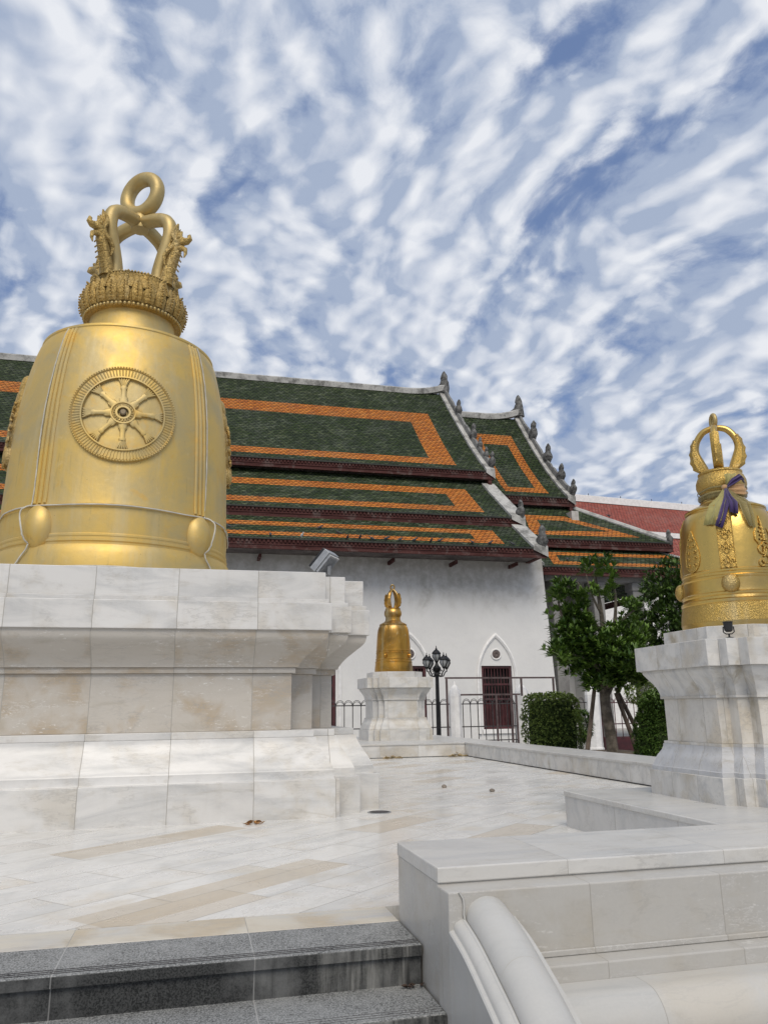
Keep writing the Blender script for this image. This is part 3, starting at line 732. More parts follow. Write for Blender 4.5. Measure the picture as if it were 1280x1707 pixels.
# four serpents: arched body, reared neck and crested head
def rz(p, a): return (p[0]*cos(a)-p[1]*sin(a), p[0]*sin(a)+p[1]*cos(a), p[2])
def naga(phi, S, z0, parent, mat, orn):
    """outward direction phi (0 = -Y); profile given as (rho, z)"""
    d = Vector((sin(phi), -cos(phi), 0)); side = Vector((cos(phi), sin(phi), 0))
    V = lambda rho, z, s_=0: d*rho*S+Vector((0, 0, z0+z*S))+side*s_*S
    m_ = MB()
    body = spline([(.40, -.02), (.42, .18), (.48, .40), (.555, .62), (.59, .80), (.56, .96), (.46, 1.06), (.30, 1.11), (.14, 1.13), (0, 1.14)], 5)
    m_.tube([V(*q) for q in body], .102*S, 12)
    b = m_.build('serpent_arch', mat, parent, 60)
    m_ = MB()
    neck = spline([(.57, -.04), (.60, .12), (.66, .30), (.71, .44), (.735, .54)], 4)
    m_.tube([V(*q) for q in neck], [.10*S+(.075-.10)*S*i/(len(neck)-1) for i in range(len(neck))], 10)
    for i in range(6): m_.tube([V(.66+.10*i/6+.035, .02+i*.075, -.07), V(.69+.10*i/6+.035, .01+i*.075, 0), V(.66+.10*i/6+.035, .02+i*.075, .07)], 0.011*S, 5)
    m_.tube([V(.70, .50), V(.76, .58), V(.84, .60), V(.92, .575), V(.965, .60), V(.955, .655), V(.92, .66)], [.085*S, .09*S, .065*S, .05*S, .04*S, .025*S, .01*S], 8)   # upper jaw, curled nose
    m_.tube([V(.74, .50), V(.82, .49), V(.89, .45), V(.90, .38), V(.875, .32)], [.06*S, .045*S, .035*S, .025*S, .008*S], 8)      # lower jaw with beard
    for s_ in (-1, 1):
        m_.ball(V(.81, .64, .06*s_), .026*S, 8, 6)
        m_.tube([V(.72, .50, .07*s_), V(.66, .44, .10*s_), (V(.60, .36, .11*s_)), V(.62, .22, .10*s_)], [.04*S, .04*S, .03*S, .01*S], 6)
        m_.tube([V(.76, .60, .05*s_), V(.71, .70, .07*s_), V(.70, .80, .06*s_), V(.74, .86, .05*s_)], [.035*S, .035*S, .022*S, .006*S], 6)
    # flame crest
    for (r0, z_, l, tw) in ((.79, .64, .13, .03), (.73, .66, .26, .01), (.68, .62, .34, -.02), (.65, .50, .26, -.03)):
        m_.tube([V(r0, z_), V(r0-.03, z_+l*.4), V(r0+tw-.03, z_+l*.75), V(r0+tw, z_+l)], [.06*S, .065*S, .045*S, .012*S], 8, flat=.6)
    m_.build('serpent_head', orn, parent, 50)
M_GOLD_HEAD = mat_gold('gold_serpent_heads', (.52, .37, .13), (.36, .26, .10), .5, .8, .62, dk=.45)
for k in range(4): naga(PH-.02+pi/4+k*pi/2, 1.0, 7.03-BZ, bell, M_GOLD_TUBE, M_GOLD_HEAD)
m_ = MB(); ra = PH-radians(44)
m_.tube([(.285*cos(t)*cos(ra), .285*cos(t)*sin(ra), 8.655-BZ+.29*sin(t)) for t in [2*pi*k/40 for k in range(40)]], .108, 14, True)
m_.build('hanging_ring', M_GOLD_TUBE, bell, 60)
m_ = MB(); m_.lathe([(.13, 8.06-BZ), (.14, 8.2-BZ), (.10, 8.3-BZ), (.05, 8.38-BZ)], 16); m_.build('ring_knot', M_GOLD_TUBE, bell, 50)

# cables strung over the largest bell (separate loose cables)
def cable(label, pts, r=.0085):
    m_ = MB(); P_ = spline(pts, 10)
    m_.tube([tuple(Vector(on(BP, th, z-BZ, .014+random.uniform(-.002, .004)))+Vector((-1.10, 10.80, BZ))) for th, z in P_], r, 6)
    return tag(m_.build('electric_cable', M_CABLE, None, 60), label, 'cable')
def th_boss(z): return 0
cable('thin white cable hanging down the left side of the big bell', [(PH-.76, 5.86), (PH-.77, 5.2), (PH-.78, 4.4), (PH-.77, 3.8), (PH-.77, 3.39)])
for sgn, lab in ((-1, 'white cable draped over the round boss at the lower left of the big bell'), (1, 'white cable draped over the round boss at the lower right of the big bell')):
    th = PH+sgn*radians(40)
    m_ = MB(); pts = spline([(th+sgn*.07, 3.40, .015), (th+sgn*.09, 3.32, .13), (th+sgn*.06, 3.15, .165), (th+sgn*.04, 3.0, .14), (th+sgn*.03, 2.88, .04), (th+sgn*.09, 2.75, .02), (th+sgn*.16, 2.60, .02), (th+sgn*.2, 2.48, .02), (th+sgn*.22, 2.40, .02)], 7)
    m_.tube([tuple(Vector(on(BP, t, z-BZ, d))+Vector((-1.10, 10.80, BZ))) for t, z, d in pts], .010, 6)
    tag(m_.build('electric_cable', M_CABLE, None, 60), lab, 'cable')
cable('thin white cable hanging down the right side of the big bell', [(PH+.78, 5.86), (PH+.79, 5.2), (PH+.78, 4.4), (PH+.77, 3.8), (PH+.75, 3.39)])
cable('white cable stretched level round the waist of the big bell', [(PH-1.5, 3.28), (PH-1.15, 3.37), (PH-.78, 3.39), (PH-.5, 3.375), (PH, 3.38), (PH+.5, 3.37), (PH+.76, 3.39), (PH+1.15, 3.36), (PH+1.5, 3.22)])
cable('white cable lying round the foot of the big bell', [(PH-1.2, 2.60), (PH-.6, 2.62), (PH, 2.63), (PH+.5, 2.60), (PH+1.0, 2.55)], .010)

# ---- the two smaller bells
SB = [(.425, .002), (.443, .01), (.447, .05), (.44, .12), (.428, .195), (.434, .205), (.434, .225), (.420, .235), (.416, .255), (.423, .265), (.423, .28), (.412, .29), (.406, .33), (.405, .395), (.413, .405), (.413, .418), (.403, .425), (.403, .445), (.409, .452), (.409, .465), (.400, .475), (.397, .55), (.389, .67), (.378, .80), (.362, .90), (.340, .96), (.318, .992), (.318, 1.004), (.326, 1.010), (.326, 1.022), (.312, 1.030), (.30, 1.036), (.265, 1.055), (.215, 1.075), (.195, 1.090), (.195, 1.10), (.183, 1.11), (.176, 1.14), (.175, 1.18), (.182, 1.195), (.196, 1.215), (.207, 1.25), (.205, 1.29), (.19, 1.33), (.176, 1.352), (.182, 1.36), (.182, 1.372), (.168, 1.382), (.001, 1.386)]
def small_bell(label, loc, sr, sz, rzz, gold, orn, ornate):
    b = thing('temple_bell', label, 'bell', loc, rzz)
    PR = [(r*sr, z*sz) for r, z in SB]
    low = [q for q in PR if q[1] <= 1.18*sz]; cr = [q for q in PR if q[1] >= 1.18*sz]
    m_ = MB(); m_.lathe(low, 96); m_.build('bell_body', gold, b, 28)
    m_ = MB(); m_.lathe(cr, 64); m_.build('lotus_crown', orn, b, 35)
    if ornate:
        m_ = MB(); m_.lathe([((r+.0025)*sr, z*sz) for r, z in SB if .04 <= z <= .196], 96); m_.build('engraved_band', orn, b, 35)
    for k in range(4):
        th = pi/4+k*pi/2; m_ = MB()
        m_.ball((0, 0, 0), 1, 16, 10, 0, (.070*sr, .058*sr, .076*sz) if ornate else (.045*sr, .05*sr, .045*sz))
        o_ = m_.build('boss', orn if ornate else gold, b, 60); o_.location = on(PR, th, .345*sz, .012); o_.rotation_euler = (0, 0, th)
        m_ = MB()
        if ornate:                                            # raised strip of scrolls above the boss
            for e in (-1, 1): surf_tube(m_, PR, th, 0, [(e*.058*sr, z) for z in [(.475+i*.5/10)*sz for i in range(11)]], .006, .003)
            patch(m_, PR, th, .475*sz, lambda i, j: ((2*i-1)*.055*sr, j*.5*sz, .004), 4, 10)
            for q in range(4):
                zc = (.52+q*.12)*sz
                for e in (-1, 1):
                    surf_tube(m_, PR, th, zc, [(e*(.026+.022*cos(t*.9)*(1-t/9)), .022*sin(t*.9)*(1-t/9)*1.6) for t in range(8)], .006, .008, 5)
                    surf_tube(m_, PR, th, zc, [(0, -.05), (e*.022, -.03), (e*.03, 0), (e*.012, .03), (0, .055)], [.003, .006, .007, .006, .003], .008, 5)
                m_.ball(on(PR, th, zc, .006), .011, 8, 5)
        else:
            for dx in (-.02, .02): surf_tube(m_, PR, th, 0, [(dx*sr, z) for z in [(.475+i*.51/10)*sz for i in range(11)]], .007, .002)
        m_.build('ornament_strip', orn if ornate else gold, b, 45)
    if ornate:
        for th in (-pi/2, pi/2):                              # leaf shaped panel of curls
            m_ = MB()
            ol = lambda t: .082*(sin(pi*min(t, 1)**.62))**.9 if 0 < t < 1 else 0
            patch(m_, PR, th, .47*sz, lambda i, j: ((2*i-1)*ol(j), j*.36*sz, -.002+.008*min(1, (1-abs(2*i-1))*6)*(1 if 0 < j < 1 else 0)), 14, 18)
            for e in (-1, 1): surf_tube(m_, PR, th, .47*sz, [(e*ol(t), t*.36*sz) for t in [q/16 for q in range(17)]], .005, .004, 5)
            for q in range(5):
                for e in (-1, 1):
                    zc = .06+q*.055; wq = ol(zc/.36)*.5
                    surf_tube(m_, PR, th, (.47+zc)*sz, [(e*(wq+.02*cos(t*.9)*(1-t/9)), .02*sin(t*.9)*(1-t/9)) for t in range(8)], .0055, .009, 5)
            m_.build('leaf_panel', orn, b, 45)
        for th in (0, pi):                                    # crowned scroll emblem: tiered spire over a knot of curls
            m_ = MB()
            for i, (z, w_) in enumerate(((.70, .040), (.735, .030), (.765, .036), (.80, .022), (.83, .014))):
                surf_box(m_, PR, th, 0, [(-w_, z*sz, .009), (0, z*sz, .013), (w_, z*sz, .009)], .008)
            surf_tube(m_, PR, th, 0, [(0, .69*sz), (0, .84*sz), (0, .91*sz)], [.015, .009, .002], .006, 6)
            for (cx_, cz_, r_, a0, n_) in ((-.025, .61, .05, .6, 9), (.03, .60, .055, 2.4, 9), (-.01, .54, .045, 3.6, 8), (.045, .52, .03, .0, 8), (-.05, .50, .03, 1.2, 7), (0, .655, .028, .3, 7)):
                surf_tube(m_, PR, th, 0, [(cx_+r_*cos(a0+t*.75)*(1-t/16), (cz_+r_*sin(a0+t*.75)*(1-t/16))*sz) for t in range(n_)], .009, .006, 6)
            for e in (-1, 1): surf_tube(m_, PR, th, 0, [(e*.05, .66*sz), (e*.075, .70*sz), (e*.07, .76*sz), (e*.05, .80*sz)], [.008, .009, .007, .002], .005, 5)
            m_.build('crest_emblem', orn, b, 45)
    # four curved arms meeting under the ring, each with a flame-edged fin outside
    rot = radians(-40)-rzz if ornate else pi/4
    for k in range(4):
        th = rot+k*pi/2; d = Vector((sin(th), -cos(th), 0)); sdv = Vector((cos(th), sin(th), 0))
        V = lambda rho, z, s_=0: d*rho*sr+Vector((0, 0, z*sz))+sdv*s_
        arc = spline([(.105, 1.375), (.118, 1.43), (.145, 1.50), (.170, 1.57), (.172, 1.63), (.150, 1.70), (.10, 1.765), (.045, 1.79), (0, 1.795)] if ornate else
                     [(.10, 1.375), (.125, 1.42), (.150, 1.48), (.158, 1.54), (.148, 1.61), (.115, 1.69), (.07, 1.75), (.03, 1.785), (0, 1.80)], 4)
        m_ = MB(); m_.tube([V(*q) for q in arc], [.034*sr-.008*sr*i/(len(arc)-1) for i in range(len(arc))], 10); arm = m_.build('loop_arm', gold, b, 60)
        m_ = MB()
        fo = spline([(.150, 1.385), (.195, 1.405), (.222, 1.46), (.228, 1.54), (.217, 1.62), (.188, 1.70)], 3)
        fi = spline([(.10, 1.385), (.118, 1.43), (.145, 1.50), (.168, 1.57), (.172, 1.63), (.160, 1.69)], 3)
        lo = []
        for i, (o_, i_) in enumerate(zip(fo, fi)):
            jag = (.007 if i % 3 == 1 else -.002); hw = .034*sr
            ox = o_[0]+jag
            lo.append([V(i_[0], i_[1], -hw), V((i_[0]+ox)/2, o_[1], -hw*1.1), V(ox, o_[1]+.012, -.006), V(ox, o_[1]+.012, .006), V((i_[0]+ox)/2, o_[1], hw*1.1), V(i_[0], i_[1], hw)])
        m_.loft(lo); m_.build('flame_fin', orn, arm, 40)
    m_ = MB(); ra_ = radians(72) if ornate else radians(-10)
    rc = (1.862 if ornate else 1.845)*sz
    m_.tube([(.045*cos(t)*cos(ra_)*sr, .045*cos(t)*sin(ra_)*sr, rc+.056*sin(t)*sz) for t in [2*pi*k/24 for k in range(24)]], .019*sr, 10, True)
    m_.build('hanging_ring', M_GOLD_TUBE if ornate else gold, b, 60)
    return b, PR
rb, RP = small_bell('shiny engraved golden bell with a yellow and purple ribbon round its neck', (4.41, 5.60, 1.5895), 1, 1, radians(4), M_GOLD_S, M_GOLD_S_ORN, True)
fb, FP = small_bell('small dark gold bell on the far pedestal in front of the white wall', (4.72, 18.52, 1.8405), 1.04, 1.13, radians(3), M_GOLD_F, M_GOLD_F, False)

# ribbon tied round the neck of the right bell
rib = thing('tied_ribbon', 'yellow, purple and olive voile ribbon knotted round the neck of the engraved bell', 'ribbon', (4.41, 5.60, 2.74))
def cloth(name, mat, strips, n=10, seed=1, thick=.0015):
    """strips: list of (left point, right point) down the length of a tail; folds across"""
    rnd = random.Random(seed); m_ = MB(); rows = []
    ph = [rnd.uniform(0, 6) for _ in range(3)]
    for i, (a, b_) in enumerate(strips):
        a, b_ = Vector(a), Vector(b_); t = i/(len(strips)-1); row = []
        nrm = (b_-a).cross(Vector((0, 0, 1))); nrm = nrm.normalized() if nrm.length > 1e-6 else Vector((0, -1, 0))
        for k in range(n+1):
            u = k/n
            row.append(a.lerp(b_, u)+nrm*(.010*sin(u*11+ph[0]+t*1.5)+.005*sin(u*23+ph[1]))*min(1, t*2+.25))
        rows.append(row)
    vs = [p for r_ in rows for p in r_]; N = n+1
    m_.add(vs, [(j*N+i, j*N+i+1, (j+1)*N+i+1, (j+1)*N+i) for j in range(len(rows)-1) for i in range(n)])
    o_ = m_.build(name, mat, rib, 70, recalc=False)
    sm = o_.modifiers.new('thickness', 'SOLIDIFY'); sm.thickness = thick
    return o_
K = radians(-30)                                             # direction of the knot on the neck
def rp(th, r, z): return (r*sin(th), -r*cos(th), z)
m_ = MB(); rows = []
for j in range(5):
    rows.append([rp(2*pi*k/40, .185+.012*sin(pi*j/4)+.004*sin(k*2.3+j), -.02+.055*j/4+.006*sin(k*1.7)+.018*sin(2*pi*k/40-.8)) for k in range(40)])
m_.loft(rows, True, False); o_ = m_.build('neck_band', M_OLIVE, rib, 60); o_.modifiers.new('t', 'SOLIDIFY').thickness = .004
for zb in (.055, .01):
    m_ = MB(); m_.tube([rp(2*pi*k/40, .20, zb+.012*sin(2*pi*k/40+1)+.004*sin(k)) for k in range(40)], .008, 6, True, flat=.6); m_.build('twisted_cord', M_OLIVE, rib, 60)
m_ = MB(); m_.ball(rp(K, .215, .035), .032, 12, 8, 0, (1.1, .9, .9)); m_.build('knot', M_ORCLOTH, rib, 60)
dz = lambda r, z: z
cloth('yellow_tail', M_YELLOW, [(rp(K-.04, .225, .04), rp(K+.03, .235, .03)), (rp(K-.30, .25, -.05), rp(K-.02, .262, -.06)), (rp(K-.48, .325, -.12), rp(K-.10, .345, -.13)), (rp(K-.55, .372, -.22), rp(K-.18, .372, -.24)), (rp(K-.60, .392, -.30), rp(K-.26, .390, -.31))], seed=3)
cloth('purple_tail', M_PURPLE, [(rp(K-.05, .235, .03), rp(K+.03, .24, .02)), (rp(K-.12, .275, -.06), rp(K+.02, .285, -.07)), (rp(K-.20, .352, -.14), rp(K-.03, .36, -.15)), (rp(K-.30, .386, -.25), rp(K-.14, .386, -.27)), (rp(K-.36, .40, -.32), rp(K-.22, .40, -.35))], seed=5)
cloth('purple_tail', M_PURPLE, [(rp(K-.01, .238, .03), rp(K+.05, .24, .02)), (rp(K-.01, .285, -.06), rp(K+.10, .285, -.06)), (rp(K-.02, .365, -.13), rp(K+.16, .362, -.13)), (rp(K-.04, .388, -.22), rp(K+.13, .384, -.24))], seed=6)
cloth('olive_tail', M_OLIVE, [(rp(K+.02, .235, .03), rp(K+.09, .235, .02)), (rp(K+.10, .28, -.06), rp(K+.32, .28, -.06)), (rp(K+.17, .356, -.14), rp(K+.46, .352, -.13)), (rp(K+.22, .383, -.25), rp(K+.45, .380, -.25)), (rp(K+.30, .397, -.34), rp(K+.42, .395, -.36))], seed=8)
cloth('yellow_bow', M_YELLOW, [(rp(K-.03, .23, .03), rp(K+.03, .235, .05)), (rp(K+.02, .245, .09), rp(K+.26, .25, .10)), (rp(K+.0, .25, .15), rp(K+.38, .25, .145))], seed=9)
cloth('purple_bow', M_PURPLE, [(rp(K+.02, .24, .02), rp(K+.05, .24, .05)), (rp(K+.26, .262, .05), rp(K+.20, .262, .10)), (rp(K+.50, .268, .09), rp(K+.45, .268, .14)), (rp(K+.66, .25, .06), rp(K+.62, .25, .12))], seed=10)
cloth('orange_bow', M_ORCLOTH, [(rp(K+.03, .235, .0), rp(K+.04, .235, .04)), (rp(K+.30, .25, -.03), rp(K+.30, .25, .05)), (rp(K+.60, .255, -.04), rp(K+.60, .25, .06)), (rp(K+.80, .235, -.02), rp(K+.78, .235, .04))], seed=12)

# ------------------------------------------------------------------ lamps on the pedestals
fl = thing('floodlight', 'grey metal floodlight tilted up on the stepped corner of the big pedestal', 'floodlight', (1.315, 8.17, 2.381))
body = MB(); body.box(-.13, .13, -.03, .0, -.10, .15); bo = body.build('lamp_glass', M_BLACK, fl, 0, .006)
bb_ = MB(); bb_.box(-.135, .135, .0, .07, -.105, .155)
for k in range(11): bb_.box(-.12+k*.0235, -.114+k*.0235, .07, .10, -.09, .14)
hb = bb_.build('finned_housing', M_ALU, fl, 0, .004)
for o_ in (bo, hb): o_.location = (-.03, 0, .17); o_.rotation_euler = (radians(-42), 0, radians(-122))
br = MB(); br.tube([(-.10, .05, .014), (-.08, .06, .012), (.02, .0, .012), (.05, -.04, .03), (.05, -.07, .12)], .012, 6, flat=2.); br.build('bracket', M_ALU, fl, 40)
bs = MB(); bs.box(-.09, .03, -.02, .08, 0, .014); bs.build('base_plate', M_ALU, fl, 0, .002)

sl = thing('spotlight', 'small black spotlight on the corner ledge of the right pedestal', 'spotlight', (3.905, 5.08, 1.4745), radians(-30))
m_ = MB(); m_.tube([(0, 0, .062), (0, .0, .12)], [.030, .034], 16); m_.tube([(0, 0, .12), (0, 0, .128)], [.037, .037], 16); m_.tube([(0, 0, .05), (0, 0, .062)], [.018, .03], 16); m_.build('lamp_head', M_BLACK, sl, 40, .002)
m_ = MB(); m_.tube([(-.036, 0, .09), (-.038, 0, .05), (-.02, 0, .035), (.02, 0, .035), (.038, 0, .05), (.036, 0, .09)], .0045, 6); m_.tube([(0, 0, .035), (0, 0, .01)], .007, 8); m_.build('yoke', M_BLACK, sl, 40)
m_ = MB(); m_.lathe([(.03, .0005), (.03, .008), (.01, .014), (.001, .014)], 16); m_.build('base', M_BLACK, sl, 40)

# ------------------------------------------------------------------ small things on the floor
dr = thing('floor_drain', 'round dark floor drain by the corner of the big pedestal', 'drain', (1.85, 7.93, 0))
m_ = MB(); m_.lathe([(.10, .0005), (.10, .006), (.085, .007), (.001, .007)], 28); m_.build('grate', M_IRONGREY, dr, 40)
m_ = MB(); m_.lathe([(.12, .0003), (.12, .004), (.101, .0045)], 28); m_.build('collar', M_ALU, dr, 40)
def leaf_heap(name, label, cat, loc, n, r, mat, h=.03, sz=.035):
    rnd = random.Random(n); m_ = MB()
    for i in range(n):
        a, q = rnd.uniform(0, 2*pi), r*sqrt(rnd.random()); c = Vector((q*cos(a)*1.6, q*sin(a), h*(1-q/r)*rnd.random()+.006))
        d = Vector((cos(a*3), sin(a*3), rnd.uniform(-.2, .5))).normalized()*sz*rnd.uniform(.6, 1.2); s_ = d.cross(Vector((0, 0, 1)))*.45
        u = Vector((0, 0, sz*.35))
        m_.add([c-d, c+s_+u, c+d, c-s_+u*.4, c-Vector((0, 0, .004))], [(0, 1, 4), (1, 2, 4), (2, 3, 4), (3, 0, 4), (0, 3, 2, 1)])
    o_ = m_.build(name, mat, None, 0); o_.location = loc
    return tag(o_, label, cat)
leaf_heap('dry_leaves', 'crumpled brown dry leaves at the foot of the big pedestal', 'leaves', (.58, 7.53, .001), 16, .06, M_DRY, .035, .035)
leaf_heap('straw_tuft', 'small straw tuft against the back platform, left of the inside corner', 'straw', (4.03, 16.08, .001), 50, .14, M_STRAW, .06, .045)
leaf_heap('straw_tuft', 'straw tuft lying in the inside corner where kerb meets back platform', 'straw', (5.45, 16.05, .001), 60, .15, M_STRAW, .09, .045)
for lab, x, y in (('grey pebble lying on the open terrace floor, farther from the right platform', 3.195, 10.01), ('grey pebble lying on the open terrace floor, nearer the right platform', 3.58, 9.32)):
    m_ = MB(); m_.ball((0, 0, 0), .036, 8, 6, 0, (1, .7, .6)); m_.v = [tuple(c*random.uniform(.8, 1.2) for c in v) for v in m_.v]
    o_ = m_.build('pebble', M_ROCK, None, 0); o_.location = (x, y, .016); tag(o_, lab, 'pebble')
o_ = leaf_heap('dry_leaves', 'dark dead leaves in the corner of the step below the parapet', 'leaves', (.97, 3.56, -.159), 8, .03, plain('dead_leaf', (.05, .03, .02), .8), .02, .022)

# ------------------------------------------------------------------ the temple hall
tem = thing('temple_hall', 'large white temple hall with tiered green and orange tiled roofs', 'temple')
tb = lambda m_, n, mat, sm=0, bev=0, par=None, uv=None: m_.build(n, mat, par or tem, sm, bev, uv=uv)
XA, XB = 14.71, 19.72
YR = 43.3
A1 = [(43.30, 20.25), (40.95, 17.72), (38.5, 15.18), (36.9, 13.68), (36.0, 12.92)]
A2 = [(37.2, 12.95), (35.0, 11.30), (32.6, 9.58)]
A3 = [(33.3, 9.60), (31.6, 8.45), (30.45, 7.70)]
B1 = [(43.30, 18.95), (41.4, 16.55), (39.6, 14.45), (38.0, 12.85), (36.96, 11.98)]
def arclen(pr):
    s_ = [0]
    for (a, b_), (c, d) in zip(pr, pr[1:]): s_.append(s_[-1]+sqrt((c-a)**2+(d-b_)**2))
    return s_
def at_s(pr, s_):
    al = arclen(pr)
    for i in range(len(pr)-1):
        if s_ <= al[i+1] or i == len(pr)-2:
            t = (s_-al[i])/(al[i+1]-al[i]); return (pr[i][0]+(pr[i+1][0]-pr[i][0])*t, pr[i][1]+(pr[i+1][1]-pr[i][1])*t)
def roof_slope(name, pr, x0, x1, outer, inner, mirror=True):
    """tiled slope between x0 and x1; orange frame between rectangles outer and inner = (xa, xb, sa, sb)"""
    al = arclen(pr)
    us = sorted({x0, x1, outer[0], outer[1], inner[0], inner[1]}); us = [u for u in us if x0 <= u <= x1]
    vs = sorted(set(al) | {outer[2], outer[3], inner[2], inner[3]})
    vs = [v for v in vs if v <= al[-1]+1e-6]
    for sg in ((1, -1) if mirror else (1,)):
        m_ = MB(); uv = []
        for v in vs:
            y, z = at_s(pr, v)
            if sg < 0: y = 2*YR-y
            for u in us: m_.v.append((u, y, z)); uv.append((u, v))
        n = len(us)
        for j in range(len(vs)-1):
            for i in range(n-1):
                cu, cv = (us[i]+us[i+1])/2, (vs[j]+vs[j+1])/2
                io = outer[0] < cu < outer[1] and outer[2] < cv < outer[3]; ii = inner[0] < cu < inner[1] and inner[2] < cv < inner[3]
                m_.f.append((j*n+i, j*n+i+1, (j+1)*n+i+1, (j+1)*n+i)); m_.mi.append(1 if io and not ii else 0)
        o_ = m_.build(name, [M_GREEN, M_ORANGE], tem, 20, recalc=False, uv=uv)
XL = -34.
roof_slope('tiled_roof', A1, XL, XA, (XL+2, 12.84, 3.05, 9.80), (XL+3.3, 11.53, 4.42, 9.03))
roof_slope('tiled_roof', A2, XL, XA, (XL+2, 12.95, 2.05, 5.15), (XL+3.3, 11.69, 2.85, 4.50))
roof_slope('tiled_roof', A3, XL, XA, (XL+2, 12.92, 1.45, 3.05), (XL+3.3, 11.70, 1.92, 2.62))
roof_slope('tiled_roof', B1, XA-.6, XB, (15.9, 18.43, 2.15, 8.95), (16.28, 17.86, 3.28, 8.32))
def hip_slope(name, a, b_, O, F1, F2, thick=.0):
    d = Vector((b_[0]-a[0], b_[1]-a[1])); Ln = d.length; d /= Ln
    P_ = lambda u, s_: (u, a[0]+d.x*s_, a[1]+d.y*s_)
    m_ = MB(); pts = O+F1+F2; m_.v = [P_(*q) for q in pts]
    for k in range(4):
        n = (k+1) % 4
        m_.f.append((k, n, 4+n, 4+k)); m_.mi.append(0); m_.f.append((4+k, 4+n, 8+n, 8+k)); m_.mi.append(1)
    m_.f.append((8, 9, 10, 11)); m_.mi.append(0)
    return m_.build(name, [M_GREEN, M_ORANGE], tem, 0, recalc=False, uv=pts)
hip_slope('porch_roof', (38., 12.), (34., 9.), [(14.9, .9), (19.75, .9), (23.46, 5.0), (14.9, 5.0)], [(16.45, 2.1), (18.75, 2.1), (21.9, 4.45), (15.85, 4.62)], [(16.9, 2.72), (18.45, 2.70), (20.45, 3.85), (16.75, 4.12)])
hip_slope('porch_roof', (35.5, 9.3), (32.4, 7.3), [(15.25, .9), (22.4, .9), (25.2, 3.69), (15.25, 3.69)], [(16.35, 1.85), (23.0, 1.75), (24.0, 3.42), (16.1, 3.42)], [(16.75, 2.25), (22.8, 2.15), (23.3, 3.02), (16.6, 3.02)])
# the ends of the porch roofs, facing right
for pts in ([(23.46, 34, 9.), (23.46, 52.6, 9.), (19.9, 49, 11.45), (19.9, 37.3, 11.45)], [(25.2, 32.4, 7.3), (25.2, 54.2, 7.3), (22.4, 51.5, 8.8), (22.4, 35.1, 8.8)]):
    m_ = MB(); m_.add(pts, [(0, 1, 2, 3)]); m_.build('porch_roof', [M_GREEN, M_ORANGE], tem, 0, recalc=False, uv=[(p[1], p[2]*1.4) for p in pts])
# eaves: tile lip, fascia board with a dentil row, dark soffit
def eave(x0, x1, y, z, h=.42, depth=2.2, soff=None):
    m_ = MB(); m_.box(x0, x1, y-.06, y+.10, z-.05, z+.012); tb(m_, 'tile_edge', M_VOID if False else M_DTILE)
    m_ = MB(); m_.box(x0, x1+.02, y+.02, y+.10, z-h, z-.051); m_.box(x0, x1+.03, y-.01, y+.0195, z-h*.62, z-h*.55); m_.box(x0, x1+.03, y-.02, y+.0195, z-h, z-h+.05)
    tb(m_, 'fascia_board', M_FASCIA)
    m_ = MB(); n = int((x1-x0)/.17); lo = []; zt, zb, zm = z-.052, z-.052-h*.27, z-.052-h*.06
    for k in range(n):
        xx = x0+(k+.5)*.17
        for dx, zz_ in ((-.075, zm), (-.045, zm), (-.044, zb), (.044, zb), (.045, zm), (.075, zm)): lo.append([(xx+dx, y-.03, zt), (xx+dx, y+.0195, zt), (xx+dx, y+.0195, zz_), (xx+dx, y-.03, zz_)])
    m_.loft(lo); tb(m_, 'dentil_row', M_FASCIA)
    m_ = MB(); m_.box(x0, x1-.02, y+.101, y+depth, z-h+.08, z-h+.14); tb(m_, 'soffit', M_SOFFIT)
M_DTILE = plain('dark_tile_edge', (.022, .026, .018), .6, 0, .4, 8)
M_SOFFIT = plain('soffit_boards', (.10, .085, .08), .8, 0, .3, 2)
eave(-18, XA, A1[-1][0], A1[-1][1], .46, 2.0)
eave(-18, XA, A2[-1][0], A2[-1][1], .46, 1.6)
eave(-18, XA, A3[-1][0], A3[-1][1], .44, 1.75)
eave(XA+.1, XB, B1[-1][0], B1[-1][1], .50, 2.0)
eave(14.95, 23.46, 34., 9., .46, 2.2)
eave(15.3, 25.2, 32.4, 7.3, .42, 2.6)
for (x, y0, y1, z, h) in ((23.46, 34.0, 52.6, 9., .46), (25.2, 32.4, 54.2, 7.3, .42)):
    m_ = MB(); m_.box(x-.08, x, y0+.11, y1, z-h, z-.051); tb(m_, 'fascia_board', M_FASCIA)
# bracket ends under the lowest eave
for k in range(8):
    m_ = MB(); xx = 13.6-k*2.8; m_.box(xx-.06, xx+.06, 31.1, 32.0, 7.02, 7.18); tb(m_, 'eave_bracket', M_FASCIA, 0, .02)
# ridge caps that sweep up into the gable finial
def ridge(x0, x1, z, lift):
    loops = []
    xs_ = [x0]+[x1-2.6+2.6*k/10 for k in range(11)]
    for x in xs_:
        t = max(0, (x-(x1-2.6))/2.6); zz_ = z+lift*t**2.4
        loops.append([(x, YR-.22, zz_-.30), (x, YR-.26, zz_+.02), (x, YR-.14, zz_+.12), (x, YR+.14, zz_+.12), (x, YR+.26, zz_+.02), (x, YR+.22, zz_-.30)])
    m_ = MB(); m_.loft(loops); tb(m_, 'ridge_cap', M_CEMENT, 40)
ridge(XL, XA-.1, 20.35, .45); ridge(XA-.3, XB-.1, 19.05, .5)
